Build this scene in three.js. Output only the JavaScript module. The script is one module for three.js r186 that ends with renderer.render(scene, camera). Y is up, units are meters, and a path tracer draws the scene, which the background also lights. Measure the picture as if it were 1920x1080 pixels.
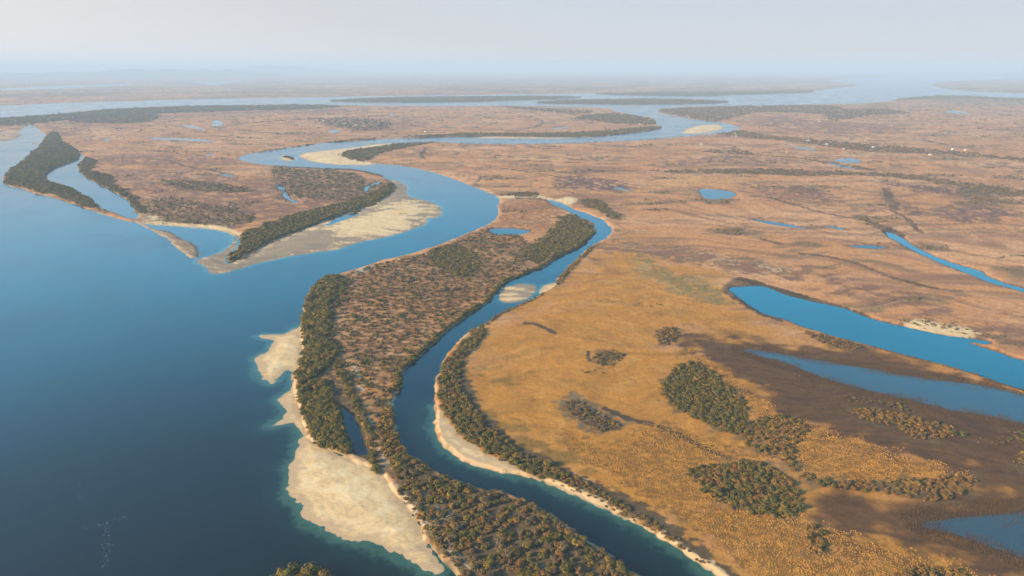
import * as THREE from 'three';
import { mergeGeometries } from 'three/addons/utils/BufferGeometryUtils.js';
import { createNoise2D } from 'simplex-noise';

// ------------------------------------------------------------------ camera, sky, sun, exposure, air
const EYE = 200;                                          // the drone's height over the river, metres
const PITCH = 17.842 * Math.PI / 180;
const camera = new THREE.PerspectiveCamera(45.747, 16 / 9, 1, 120000);
camera.position.set(0, EYE, 0);
camera.lookAt(0, EYE - 1000 * Math.sin(PITCH), -1000 * Math.cos(PITCH));
camera.updateMatrixWorld();

const scene = new THREE.Scene();
const SUN_EL = 21 * Math.PI / 180, SUN_AZ = 20 * Math.PI / 180;      // low, from the left and a little behind
const sunDir = new THREE.Vector3(-Math.cos(SUN_EL) * Math.cos(SUN_AZ), Math.sin(SUN_EL), Math.cos(SUN_EL) * Math.sin(SUN_AZ));
{
  // clear autumn air: pale haze at the horizon, blue overhead, a wide soft brightening round the sun
  const W = 512, H = 256, data = new Float32Array(W * H * 4);
  const stops = [[0, [0.33, 0.325, 0.33]], [5.5, [0.285, 0.295, 0.315]], [9, [0.17, 0.46, 0.70]], [14, [0.05, 0.55, 0.94]], [18, [0.03, 0.50, 0.92]], [28, [0.02, 0.26, 0.56]], [45, [0.024, 0.12, 0.25]], [90, [0.025, 0.08, 0.15]]];
  for (let j = 0; j < H; j++) {
    const el = ((j + 0.5) / H - 0.5) * Math.PI, deg = Math.max(0, el * 180 / Math.PI);
    let k = 0; while (k < stops.length - 2 && deg > stops[k + 1][0]) k++;
    const f = THREE.MathUtils.smoothstep(deg, stops[k][0], stops[k + 1][0]);
    for (let i = 0; i < W; i++) {
      const ph = ((i + 0.5) / W - 0.5) * 2 * Math.PI, c = Math.cos(el);
      const cosSun = c * Math.cos(ph) * sunDir.x + Math.sin(el) * sunDir.y + c * Math.sin(ph) * sunDir.z;
      const glow = Math.pow(Math.max(0, 0.5 + 0.5 * cosSun), 3), o = (j * W + i) * 4;
      const tint = [0.36, 0.31, 0.24];
      for (let q = 0; q < 3; q++) data[o + q] = stops[k][1][q] + (stops[k + 1][1][q] - stops[k][1][q]) * f + tint[q] * glow;
      data[o + 3] = 1;
    }
  }
  const sky = new THREE.DataTexture(data, W, H, THREE.RGBAFormat, THREE.FloatType);
  sky.mapping = THREE.EquirectangularReflectionMapping; sky.magFilter = THREE.LinearFilter; sky.needsUpdate = true;
  scene.background = sky; scene.environment = sky;
}
const sun = new THREE.DirectionalLight(new THREE.Color().setRGB(1.0, 0.735, 0.42), 5);
sun.position.copy(sunDir).multiplyScalar(3000); sun.target.position.set(0, 0, -600); sun.position.add(sun.target.position);
sun.castShadow = true; sun.shadow.radius = 1.2; sun.shadow.mapSize.set(4096, 4096);
Object.assign(sun.shadow.camera, { left: -900, right: 900, top: 900, bottom: -900, near: 10, far: 8000 });
scene.add(sun, sun.target);
const renderer = new THREE.WebGLRenderer({ antialias: true });
renderer.toneMapping = THREE.LinearToneMapping; renderer.toneMappingExposure = 2.08;
renderer.shadowMap.enabled = true; renderer.shadowMap.type = THREE.PCFSoftShadowMap;
scene.fog = new THREE.FogExp2(new THREE.Color().setRGB(0.62, 0.78, 0.98), 0.000125);

// ------------------------------------------------------------------ plan of the place, metres: x to the right, z towards the viewer, origin under the drone
const PLAN = {
 land: {
  west_island: [-2185,-2761,-2146,-2941,-2124,-3075,-2077,-3183,-2127,-3489,-2032,-3653,-1866,-3887,-1583,-4030,-1329,-4090,-1152,-4121,-974,-4030,-626,-3943,-296,-3915,-45,-3972,206,-3887,483,-3753,525,-3653,504,-3558,518,-3381,554,-3146,594,-3007,575,-2789,540,-2626,532,-2481,491,-2382,379,-2251,258,-2143,174,-2126,74,-2134,-33,-2143,-156,-2143,-313,-2097,-401,-2052,-420,-2044,-454,-2005,-520,-1961,-548,-1911,-590,-1825,-629,-1735,-647,-1658,-625,-1588,-570,-1523,-511,-1479,-444,-1446,-354.8,-1426.5,-317.3,-1407.1,-273.8,-1362.5,-235.4,-1293.9,-218.0,-1255.8,-210.1,-1208.2,-203.0,-1137.8,-210.9,-1056.7,-234.3,-985.9,-264.1,-903.2,-273.4,-871.1,-291.7,-813.0,-293.8,-781.5,-296.8,-745.1,-305.9,-716.1,-314.3,-722.6,-318.2,-742.8,-322.7,-781.5,-340.2,-832.5,-365.1,-861.9,-398.4,-880.5,-446.6,-893.3,-474.9,-903.2,-499.5,-913.2,-523.0,-937.5,-543.0,-974.3,-587.5,-1043.6,-626.0,-1093.5,-697.0,-1180.2,-765.8,-1255.8,-824,-1321,-901,-1423,-949,-1505,-994,-1598,-1049,-1690,-1049,-1680,-1005,-1598,-978,-1514,-956,-1430,-907,-1334,-855,-1268,-795.5,-1219.8,-733.6,-1153.4,-674.9,-1088.8,-624.7,-1022.3,-577.0,-974.3,-527.5,-930.4,-521.2,-920.0,-562.5,-948.3,-641.5,-1014.0,-740.5,-1093.5,-851.5,-1180.2,-920,-1238,-957,-1281,-1020,-1384,-1088,-1514,-1234,-1794,-1377,-2044,-1483,-2214,-1655,-2436,-1767,-2576,-1813,-2626,-1716,-2458,-1630,-2310,-1512,-2143,-1466,-2044,-1472,-1998,-1539,-1925],
  spit: [-521.2,-926.9,-474.1,-877.4,-442.8,-855.9,-406.4,-821.3,-380.1,-791.8,-357.3,-756.9,-350.2,-733.7,-355.9,-729.2,-385.0,-766.6,-432.8,-826.9,-479.9,-880.5,-511.1,-913.2],
  east_plain: [57.5,-1088.8,34.9,-1107.9,4.4,-1107.9,-20.0,-1103.1,-23.6,-1112.8,-45.7,-1164.0,-80.4,-1237.6,-119.9,-1313.8,-158.4,-1384.5,-228.4,-1471.1,-305,-1523,-334,-1541,-394,-1617,-422,-1680,-430,-1747,-423,-1782,-379,-1825,-326,-1925,-221,-1983,-180,-1954,-118,-1925,67,-1925,218,-1961,381,-2028,503,-2117,605,-2196,695,-2271,785,-2414,817,-2552,803,-2719,755,-2879,716,-3146,693,-3299,733,-3558,788,-3653,892,-3806,1028,-3887,1184,-3915,1381,-3972,1653,-4090,1927,-4184,2133,-4282,2445,-4567,2715,-4936,3172,-5369,3427,-5421,3539,-4892,3992,-4644,4786,-3860,8084,-3007,542.1,-141.5,113.3,-141.5,100.0,-199.2,86.1,-232.4,77.5,-242.0,65.3,-257.0,51.7,-271.2,36.5,-286.6,19.7,-298.3,1.9,-306.4,-16.9,-313.8,-24.8,-319.0,-37.6,-334.1,-43.9,-351.7,-47.1,-375.7,-51.4,-418.6,-50.0,-441.0,-47.1,-463.7,-41.0,-487.4,-34.0,-507.5,-23.2,-524.2,-9.1,-549.8,6.1,-570.5,28.4,-605.1,41.3,-629.8,43.9,-647.3,62.6,-701.3,92.5,-781.5,108.0,-804.9,125.4,-847.0,130.7,-880.5,127.5,-926.9,112.3,-963.0,95.1,-1001.7,87.6,-1026.4,78.2,-1065.7],
  near_island: [-19.9,-1098.3,4.3,-1103.1,34.7,-1103.1,53.8,-1084.1,63.4,-1043.6,76.9,-1001.7,91.7,-963.0,106.9,-913.2,107.8,-871.1,100.1,-832.5,74.4,-769.0,53.7,-738.2,33.9,-695.1,0.0,-650.9,-11.7,-621.4,-13.5,-609.9,-19.3,-585.1,-35.2,-551.1,-51.2,-509.9,-65.6,-463.7,-71.9,-444.7,-74.6,-429.5,-73.7,-407.3,-74.0,-387.7,-73.6,-379.1,-70.8,-364.3,-62.9,-338.1,-55.1,-325.3,-47.5,-317.9,-33.0,-304.9,-16.0,-293.7,-5.3,-291.4,7.0,-283.6,13.5,-278.1,20.7,-270.4,30.6,-260.0,40.2,-248.1,53.5,-231.8,72.5,-199.2,89.2,-157.7,23.1,-157.7,-12.2,-209.4,-24.3,-232.4,-28.6,-238.8,-34.9,-248.8,-39.9,-257.0,-42.5,-266.1,-51.3,-280.6,-61.8,-296.9,-68.7,-309.8,-81.3,-316.4,-96.9,-326.9,-107.0,-335.2,-117.5,-343.9,-119.8,-351.7,-127.0,-368.9,-143.8,-407.3,-146.0,-416.9,-149.5,-435.7,-156.1,-469.7,-167.8,-504.1,-174.0,-527.9,-178.3,-547.1,-185.2,-579.2,-190.9,-616.4,-189.6,-643.7,-183.2,-660.0,-166.3,-681.1,-145.1,-716.1,-113.2,-749.8,-92.5,-781.5,-73.7,-813.0,-46.6,-871.1,-26.9,-913.2,-20.9,-974.3,-19.2,-1056.7],
  far_plain: [-7429,-2458,-3394,-3558,-2881,-3972,-2738,-4216,-2491,-4492,-2242,-4684,-1785,-4936,-1342,-5168,-990,-5369,-168,-5586,619,-5883,819,-5586,1192,-5369,1495,-5369,1723,-5586,2101,-5822,2575,-6118,2851,-6662,4215,-8629,4727,-10026,5226,-11707,7077,-14805,10709,-18163,16808,-21668,28122,-21668,123580,-95491,0,-95524,-245739,-95524],
  far_east_plain: [5512,-9353,4307,-6999,4154,-6357,4292,-5947,4790,-5586,6626,-5369,13049,-4892,33808,-12778,11500,-14805,7673,-12219],
  river_island: [-1199,-4567,-1078,-4849,-848,-5120,-317,-5266,283,-5369,514,-5168,347,-4849,-18,-4644,-186,-4492,-476,-4350,-893,-4385],
  river_island_2: [137,-4316,378,-4684,750,-4807,947,-4892,1229,-4724,1367,-4420,1090,-4184,763,-4121,455,-4152],
  river_island_3: [1440,-4544,1622,-4676,1716,-4644,1606,-4529],
  river_island_4: [-1349,-1951,-1347,-1957,-1324,-1925,-1319,-1911,-1332,-1925],
  tree_islet: [-98.1,-228.7,-88.3,-232.4,-76.9,-231.2,-66.3,-223.3,-65.1,-209.4,-80.7,-206.8,-94.5,-214.8],
 },
 sand: {
  west_bar: [-345.5,-720.4,-327.7,-699.2,-306.4,-671.4,-293.2,-675.2,-282.4,-695.1,-253.4,-733.7,-219.9,-756.9,-202.7,-769.0,-183.0,-804.9,-155.4,-832.5,-137.3,-858.9,-121.5,-896.6,-119.2,-937.5,-105.4,-948.3,-104.7,-993.8,-127.6,-1056.7,-162.4,-1103.1,-178.4,-1153.4,-194.8,-1225.7,-221.2,-1287.4,-222.7,-1237.6,-207.4,-1137.8,-215.1,-1047.9,-235.6,-974.3,-263.5,-893.3,-273.3,-858.9,-291.3,-802.3,-297.3,-738.2,-302.5,-707.5,-314.9,-718.2,-319.9,-738.2,-327.1,-781.5,-340.0,-826.9,-340.5,-821.3,-333.4,-781.5,-331.2,-749.8,-341.5,-731.5],
  north_bar: [-510,-1658,-505,-1724,-456,-1794,-416,-1832,-382,-1911,-322,-1946,-345,-1871,-373,-1807,-413,-1758,-419,-1724,-415,-1680,-388,-1617,-331,-1550,-304,-1518,-313,-1492,-377,-1497,-433,-1532,-482,-1607],
  channel_islet: [-545,-1627,-552,-1669,-530,-1653,-501,-1588,-499,-1559,-520,-1569],
  bend_bar: [552,-2271,625,-2458,710,-2588,763,-2601,748,-2481,691,-2350,614,-2261,564,-2233],
  strand: [-121,-2109,-33,-2126,73,-2117,173,-2109,255,-2117,144,-2084,-32,-2084],
  wing_bar: [-171.0,-519.3,-177.6,-504.1,-187.0,-500.7,-198.0,-498.4,-187.8,-490.7,-182.7,-485.3,-181.5,-469.7,-184.0,-459.8,-184.4,-452.1,-178.0,-438.3,-170.6,-423.6,-164.4,-416.1,-159.7,-412.9,-158.5,-417.7,-158.6,-423.6,-157.7,-432.1,-156.6,-438.3,-150.3,-426.1,-145.8,-416.1,-142.9,-411.3,-147.3,-438.3,-154.7,-471.7,-164.9,-504.1],
  wing_bar_2: [-144.7,-411.3,-143.6,-401.1,-147.1,-395.8,-147.8,-388.4,-143.2,-381.2,-139.6,-374.3,-139.4,-365.6,-140.7,-357.9,-135.7,-357.9,-130.9,-359.8,-126.1,-355.4,-121.4,-346.9,-116.6,-342.7,-118.6,-352.9,-125.4,-368.9,-136.2,-393.5,-142.9,-411.3],
  big_bar: [-121.0,-348.7,-117.7,-332.4,-116.8,-320.5,-117.0,-312.8,-112.8,-303.0,-112.7,-292.3,-108.4,-287.0,-100.8,-280.6,-96.9,-272.4,-91.0,-266.4,-84.3,-262.2,-71.2,-254.9,-59.4,-251.3,-45.7,-243.0,-35.8,-236.2,-30.6,-233.6,-27.7,-236.2,-34.5,-248.8,-39.5,-257.4,-41.8,-266.4,-50.3,-281.0,-60.9,-297.8,-68.2,-311.3,-80.7,-317.9,-96.6,-329.1,-107.1,-338.1,-117.0,-346.3],
  strand_2: [-47.1,-381.2,-46.0,-362.4,-41.9,-346.9,-36.3,-333.0,-26.6,-320.5,-16.9,-313.3,-5.6,-309.3,6.8,-303.0,18.8,-297.4,26.5,-291.9,28.0,-294.6,24.3,-299.2,13.7,-304.9,4.7,-310.3,-4.3,-318.4,-11.6,-324.2,-20.7,-333.5,-30.6,-347.5,-38.1,-362.4,-44.5,-379.1],
  strand_3: [25.3,-293.2,36.4,-285.7,51.5,-270.4,65.1,-256.3,77.3,-241.4,85.9,-231.8,99.8,-198.7,102.1,-199.7,88.7,-232.4,80.1,-243.4,68.1,-259.2,54.5,-273.2,39.3,-288.3,27.3,-296.0],
  channel_bar: [-10.1,-616.4,0.0,-629.8,15.6,-634.9,22.9,-621.4,20.1,-609.9,14.6,-589.6,6.3,-582.1,-6.2,-579.2,-10.7,-586.6],
  channel_bar_2: [26.6,-609.9,30.8,-626.4,40.0,-634.9,42.2,-628.1,35.3,-613.1,27.4,-605.1],
  neck: [-23.5,-1107.9,0.0,-1122.7,35.5,-1127.7,56.7,-1107.9,72.9,-1088.8,86.8,-1103.1,102.5,-1084.1,89.9,-1034.9,79.2,-1056.7,57.0,-1079.4,34.4,-1093.5,-17.2,-1088.8],
  pond_beach: [323.1,-526.7,336.9,-531.7,350.2,-524.2,362.4,-515.8,370.0,-507.5,366.9,-496.2,352.9,-490.7,336.8,-499.5,318.6,-516.9],
  lagoon_beach: [-549.1,-1005.8,-537.1,-997.7,-508.2,-955.6,-474.2,-916.6,-447.6,-906.5,-403.8,-896.6,-367.3,-871.1,-339.0,-838.3,-335.6,-824.1,-361.5,-852.9,-395.8,-874.2,-443.6,-886.9,-471.7,-896.6,-496.3,-909.8],
 },
 pond: {
  oxbow_lake: [206.6,-618.0,226.0,-626.4,242.4,-624.7,252.7,-602.0,269.2,-582.1,288.1,-563.5,298.2,-543.2,310.8,-524.2,319.3,-518.1,337.4,-500.7,355.7,-491.8,366.7,-485.3,359.5,-480.0,349.6,-484.2,354.3,-472.7,366.7,-449.3,385.5,-411.3,340.8,-356.0,332.8,-401.8,324.1,-414.5,317.9,-427.0,303.4,-443.8,291.4,-455.9,274.9,-473.8,265.9,-483.1,251.9,-497.3,238.1,-514.6,226.2,-535.5,214.7,-549.8,207.7,-585.1],
  flooded_marsh: [172.0,-469.7,189.6,-466.7,213.2,-454.0,244.1,-438.3,273.2,-423.6,311.6,-408.1,329.0,-396.5,354.0,-372.3,317.2,-326.9,301.5,-357.9,285.0,-367.6,268.8,-376.4,253.5,-388.4,227.9,-404.9,211.5,-420.2,196.5,-443.8,181.9,-455.9],
  flooded_marsh_2: [188.8,-265.3,212.8,-271.2,241.6,-274.0,307.9,-283.6,252.0,-220.4,227.1,-229.3,218.8,-242.0,208.5,-251.6,197.6,-259.6],
  marsh_pond: [318.4,-1169.3,333.2,-1180.2,354.8,-1174.8,368.4,-1158.7,371.5,-1127.7,348.7,-1093.5,320.3,-1084.1,311.3,-1098.3],
  marsh_pool: [308.0,-1061.2,313.5,-1065.7,307.8,-1039.2,302.0,-1039.2],
  marsh_pond_2: [735,-1569,769,-1602,796,-1607,788,-1550,758,-1523,736,-1532],
  creek: [478.9,-852.9,482.4,-844.1,480.8,-821.3,473.1,-781.5,473.0,-761.7,472.0,-727.0,476.6,-701.3,484.0,-675.2,479.8,-663.8,480.8,-638.4,487.2,-618.0,501.1,-553.8,487.3,-536.7,479.1,-606.7,468.5,-633.2,464.3,-667.5,461.0,-707.5,461.6,-731.5,460.6,-759.3,466.4,-810.3,467.3,-826.9],
  slough: [326.7,-941.0,349.2,-920.0,375.3,-893.3,391.7,-871.1,367.5,-880.5,344.4,-906.5],
  slough_2: [414.5,-896.6,425.9,-890.1,438.2,-868.0,429.2,-866.5,419.5,-880.5],
  slough_3: [395.5,-786.6,410.1,-784.0,424.0,-786.6,439.5,-774.0,421.4,-769.0,407.8,-772.7],
  slough_4: [177.4,-1191.3,193.7,-1194.1,212.4,-1150.8,190.3,-1172.0],
  island_pond: [-31.1,-865.0,-23.0,-874.2,0.0,-874.2,20.7,-861.9,22.4,-849.9,0.0,-835.4,-20.1,-838.3,-27.2,-849.9],
  backwater: [-104.9,-377.8,-99.7,-372.3,-92.4,-361.1,-86.6,-348.7,-81.1,-333.5,-78.2,-325.3,-83.4,-326.4,-88.8,-333.5,-95.2,-348.7,-101.2,-363.7],
  west_pond: [-1106,-2576,-1202,-2833,-1181,-2833,-1085,-2626,-1060,-2528],
  west_slough: [-1233,-2601,-1167,-2552,-1032,-2371,-1117,-2447],
  west_slough_2: [-1088,-2101,-991,-2084,-876,-2028,-860,-1983,-961,-2021,-1054,-2052],
  west_slough_3: [-1208,-2060,-1190,-2060,-1161,-2005,-1179,-2013],
  west_creek: [-433.8,-1243.6,-420.2,-1231.6,-389.0,-1169.3,-362.9,-1103.1,-331.8,-1056.7,-343.5,-1056.7,-365.3,-1088.8,-394.6,-1164.0],
  west_pool: [-261.2,-1185.7,-259.0,-1211.1,-245.2,-1265.1,-238.9,-1246.6,-248.7,-1202.5,-244.5,-1153.4,-251.6,-1148.2],
  west_pool_2: [-614,-2330,-603,-2392,-567,-2310,-584,-2261],
  west_pool_3: [-582.2,-1358.9,-538.8,-1334.3,-552.4,-1323.9],
  west_pool_4: [-749,-1674,-733,-1696,-724,-1653],
  west_pool_5: [-553,-3128,-544,-3259,-531,-3092],
  west_pool_6: [-1922,-2679,-1857,-2626,-1836,-2576],
  east_slough: [130,-2425,205,-2516,170,-2414],
  bar_pool: [-252.1,-893.3,-239.3,-941.0,-226.0,-976.2,-219.7,-968.6,-232.2,-926.9,-243.6,-893.3],
  far_slough: [-5201,-7274,-5284,-8497,-5128,-9513,-4812,-9049,-4804,-7719,-4939,-6911],
  far_pond: [-4927,-11015,-4727,-11707,-4631,-12219,-4052,-10026,-3769,-8905],
  far_slough_2: [2119,-3445,2206,-3467,2133,-3279,2052,-3259],
  village_pond: [750,-1904,758,-1858,790,-1800,771,-1770,747,-1813],
  ditch: [698,-1541,712,-1479,723,-1442,737,-1411,715,-1427,700,-1459],
 },
 zone: {
  river_belt: [-187.6,-646.8,-171.7,-657.8,-163.8,-607.6,-154.1,-542.2,-140.7,-483.0,-129.4,-450.9,-130.4,-434.4,-133.5,-421.4,-141.6,-407.6,-148.2,-434.4,-155.6,-472.6,-169.5,-514.7,-182.8,-569.6,-188.1,-610.9],
  river_lobe: [-139.5,-402.8,-128.4,-415.6,-121.3,-411.6,-112.0,-390.0,-101.4,-362.4,-94.0,-343.7,-88.2,-327.8,-95.2,-324.0,-106.0,-332.2,-114.8,-345.5,-126.1,-371.0],
  backwater_belt: [-169.1,-646.8,-159.5,-632.7,-153.6,-569.6,-142.2,-505.3,-119.9,-443.4,-100.5,-397.5,-84.3,-359.1,-73.0,-324.0,-67.1,-306.1,-73.9,-308.5,-77.3,-324.0,-85.5,-349.8,-101.8,-384.9,-119.0,-424.0,-138.4,-472.6],
  island_scrub: [-170.8,-654.1,-146.7,-695.0,-110.6,-731.6,-70.0,-792.4,-28.0,-878.9,16.2,-805.7,23.7,-731.6,-15.0,-607.6,-40.6,-542.2,-66.5,-462.5,-72.8,-425.7,-73.7,-397.5,-76.4,-379.2,-83.0,-365.6,-100.3,-401.3,-122.9,-452.8,-141.8,-505.3,-154.2,-584.3],
  island_wood: [11.7,-720.5,22.0,-779.5,43.4,-833.6,60.6,-895.0,72.2,-958.0,90.5,-950.6,103.4,-895.0,104.1,-857.2,82.8,-792.4,47.3,-731.6,28.6,-705.4],
  island_knoll: [-89.6,-767.0,-62.7,-779.5,-42.0,-743.1,-33.6,-688.8,-47.8,-650.4,-71.8,-678.9,-93.3,-720.5],
  channel_thicket: [-79.1,-379.2,-71.3,-375.7,-68.6,-359.1,-60.4,-332.2,-52.8,-319.7,-55.4,-308.5,-64.5,-313.5,-72.5,-329.4,-79.0,-352.8],
  island_tip: [-63.1,-313.5,-52.8,-319.7,-32.6,-301.2,-15.8,-290.6,-3.9,-287.5,13.3,-274.8,31.0,-256.5,41.1,-243.2,57.2,-221.3,66.0,-197.4,16.7,-185.7,-11.1,-207.5,-23.0,-230.3,-27.4,-238.2,-38.2,-257.3,-48.1,-276.8,-59.0,-296.5],
  bank_thicket: [-48.9,-413.2,-48.6,-438.9,-41.7,-470.5,-24.8,-512.3,-22.7,-491.7,-32.8,-454.7,-35.7,-425.7,-28.5,-392.2,-16.3,-357.9,-1.5,-333.9,12.2,-317.6,28.5,-304.6,22.8,-297.5,5.5,-307.5,-8.6,-320.3,-23.8,-336.7,-36.1,-357.9,-45.4,-384.9],
  bank_fringe: [28.5,-304.6,40.2,-296.5,51.6,-283.1,66.0,-264.8,76.6,-248.3,87.5,-230.3,94.6,-212.9,89.6,-210.2,81.4,-231.9,71.6,-246.6,60.0,-259.1,47.7,-273.5,35.3,-287.5,22.8,-296.5],
  marsh_clump: [96.0,-397.5,104.6,-421.4,117.8,-438.9,129.2,-447.1,138.3,-425.7,143.5,-401.3,143.8,-375.7,137.0,-352.8,127.3,-343.7,112.9,-357.9,100.9,-373.7],
  marsh_clump_2: [89.4,-306.1,109.7,-314.6,129.8,-315.6,139.7,-304.6,140.2,-285.3,133.1,-270.7,120.9,-267.9,105.7,-274.8,96.1,-285.3],
  marsh_clump_3: [137.4,-356.0,157.0,-366.9,170.4,-360.4,169.0,-347.9,152.8,-324.0,149.9,-309.5,162.2,-299.8,182.9,-297.9,178.8,-289.7,158.5,-291.5,146.2,-300.3,140.4,-317.6,128.7,-333.9],
  reed_islet_clump: [206.9,-374.4,221.2,-373.7,237.8,-368.3,248.5,-359.1,258.0,-349.2,249.7,-340.8,227.7,-339.1,222.4,-351.6,208.5,-361.1],
  small_clump: [31.3,-379.2,40.3,-387.8,51.9,-372.3,62.9,-359.1,58.2,-347.9,43.4,-352.8],
  small_clump_2: [58.6,-454.7,71.0,-466.5,81.6,-458.6,71.0,-438.9,60.7,-439.8],
  small_clump_3: [113.8,-503.0,126.9,-514.7,132.2,-500.7,118.1,-474.6,111.8,-480.9],
  tongue_clump: [182.2,-296.5,212.6,-302.7,230.1,-304.6,235.2,-298.9,217.5,-284.4,201.0,-282.7,181.4,-289.7],
  lake_bushes: [231.0,-503.0,251.0,-489.5,260.1,-472.6,247.0,-463.5,234.9,-480.9],
  edge_clump: [133.3,-261.0,140.9,-262.9,135.3,-246.6,128.9,-244.6],
  edge_clump_2: [159.8,-234.7,178.0,-235.3,190.7,-230.9,182.3,-221.3,152.7,-221.3],
  edge_clump_3: [270.3,-322.9,278.3,-324.0,271.8,-311.0,264.5,-312.5],
  islet_trees: [-96.4,-230.9,-92.3,-235.3,-84.9,-236.6,-77.1,-234.1,-71.9,-227.2,-74.2,-221.3,-91.2,-221.3],
  west_shore_belt: [-216.0,-1244.5,-201.1,-1132.7,-209.9,-1042.8,-231.3,-973.2,-262.9,-891.8,-289.0,-805.7,-303.1,-709.6,-311.2,-718.3,-318.8,-772.0,-337.7,-833.6,-331.7,-885.3,-306.2,-965.5,-263.4,-1042.8,-233.3,-1143.0,-225.5,-1226.4],
  west_point_wood: [-938,-1257,-1009,-1372,-1223,-1778,-1435,-2141,-1484,-2269,-1318,-2026,-1176,-1841,-1025,-1643,-996,-1583,-958,-1433,-908,-1336,-842,-1245,-783.1,-1197.4,-720.7,-1132.7,-653.8,-1056.1,-620.6,-1013.0,-645.6,-1021.4,-752.4,-1112.6,-862.9,-1197.4],
  inlet_belt: [-995,-1603,-944,-1564,-864,-1410,-778,-1322,-694.0,-1197.4,-628.2,-1117.6,-552.6,-1013.0,-530.4,-958.0,-577.5,-1029.9,-626.4,-1093.1,-704.6,-1186.1,-804,-1295,-890,-1410],
  great_river_belt: [-2189,-2823,-2149,-2947,-2058,-3154,-2014,-3620,-1835,-3852,-1438,-3965,-1125,-4024,-938,-3880,-986,-3620,-1265,-3480,-1562,-3269,-1731,-3082,-1785,-2793,-1785,-2603,-1931,-2481],
  river_island_wood: [-1188,-4526,-1068,-4805,-840,-5073,-314,-5219,280,-5320,509,-5121,344,-4805,-17,-4603,-185,-4452,-472,-4311,-885,-4345],
  river_island_wood_2: [136,-4277,374,-4642,743,-4763,939,-4848,1218,-4682,1355,-4380,1080,-4146,756,-4084,451,-4115],
  far_bank_wood: [614,-5831,841,-5592,1213,-5373,1496,-5373,2104,-5831,2591,-6158,2860,-6683,2324,-6447,1731,-6228,1086,-6023],
  village_wood: [713,-3436,795,-3620,1165,-3852,1618,-3965,1774,-3880,1704,-3572,1890,-3620,1847,-3269,1609,-3118,1275,-2793,1404,-3192,1154,-3309,802,-2736,753,-2915],
  village_belt: [642,-2269,745,-2350,793,-2158,877,-2041,945,-1922,1041,-1828,1082,-1754,1183,-1593,1304,-1475,1263,-1425,1142,-1536,1028,-1664,902,-1720,844,-1828,771,-2010,683,-2124],
  ditch_belt: [312.1,-1383.1,462.7,-1417.6,573,-1418,647,-1387,768,-1350,813,-1269,876.7,-1164.2,941.9,-1047.2,899.1,-996.7,829.4,-1097.9,784.3,-1191.7,744.3,-1288.8,666.3,-1336.1,556.6,-1322.2,462.7,-1350.2,307.3,-1361.0],
  far_point_wood: [2464,-4603,2714,-4936,3143,-5320,3396,-5373,3569,-4936,3956,-4603,3652,-4244,3331,-4603,3123,-4936,2728,-4763],
  north_point_wood: [-415,-1664,-415,-1766,-366,-1828,-323,-1908,-226,-1958,-269,-1841,-318,-1720,-320,-1593,-335,-1545,-387,-1613],
  strand_wood: [-323,-2107,-137,-2231,77,-2231,275,-2289,473,-2481,530,-2481,480,-2371,262,-2141,65,-2124,-131,-2132],
  bend_knob_wood: [252,-2883,331,-3118,490,-3230,576,-2915,537,-2628,436,-2603,347,-2681,322,-2823],
  west_scrub: [-509,-1458,-440.7,-1417.6,-332.7,-1379.4,-259.1,-1226.4,-235.7,-1256.9,-228.4,-1117.6,-266.5,-1056.1,-307.2,-1083.7,-341.3,-1083.7,-412.7,-1197.4],
  west_scrub_2: [-654.4,-1269.4,-594.9,-1269.4,-518.1,-1226.4,-455.5,-1186.1,-439.8,-1143.0,-502.6,-1143.0,-585.6,-1186.1],
  west_scrub_3: [-559.0,-1025.6,-550.6,-1093.1,-453.7,-1025.6,-389.9,-984.8,-354.4,-929.0,-364.5,-878.9,-413.6,-895.0,-478.8,-911.7],
  west_scrub_4: [-1782,-2823,-1780,-3192,-1580,-3154,-1416,-2736,-1522,-2628],
  neck_bushes: [-17.6,-1117.6,9.0,-1143.0,35.7,-1137.8,43.7,-1112.6,17.4,-1102.8],
  bend_thicket: [119.5,-1083.7,145.7,-1056.1,146.5,-973.2,159.6,-958.0,146.6,-922.0,133.9,-936.1,126.2,-996.7,105.7,-1029.9],
  bank_row: [43.2,-627.5,43.6,-643.2,55.2,-678.9,68.2,-713.9,92.8,-779.5,95.1,-772.0,71.9,-709.6,53.1,-650.4,46.4,-629.2],
  mid_scrub: [-773,-2823,-620,-2915,-440,-2628,-463,-2329,-595,-2436,-687,-2578],
  mid_scrub_2: [-44,-3880,139,-3669,267,-3526,390,-3436,343,-3230,223,-3269,54,-3572],
  channel_islet_bush: [-545,-1643,-527,-1643,-500,-1583,-508,-1583,-530,-1613],
  plain_copse: [480,-1731,524,-1766,587,-1731,646,-1708,617,-1664,521,-1686],
  plain_copse_2: [740.4,-1143.0,834.7,-1197.4,843.6,-1143.0,760.1,-1047.2,724.6,-1056.1],
  lake_rim: [317.6,-529.4,344.1,-529.4,362.9,-517.1,377.0,-499.5,390.4,-483.0,382.9,-472.6,367.7,-491.7,348.4,-507.6,319.7,-517.1],
 },
 belt: {
  channel_bank_row: [9,[106.9,-863.3,99.8,-830.7,74.1,-767.0,53.5,-736.1,33.8,-692.9,0.0,-648.6,-11.7,-619.1,-19.2,-582.8,-35.1,-548.9,-51.0,-507.6,-65.2,-461.5,-71.5,-442.5,-74.2,-427.4,-72.9,-405.2]],
  west_channel_row: [12,[-632,-1603,-627,-1731,-589,-1822,-547,-1908,-490,-1995,-410,-2057]],
  opposite_bank_row: [6,[-33.9,-505.3,-23.1,-521.9,-9.1,-547.5,6.1,-568.2,28.2,-601.2]],
  lake_bank_row: [3,[272.5,-469.5,288.7,-451.8,300.7,-439.8,315.0,-423.1,321.1,-410.7]],
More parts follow.
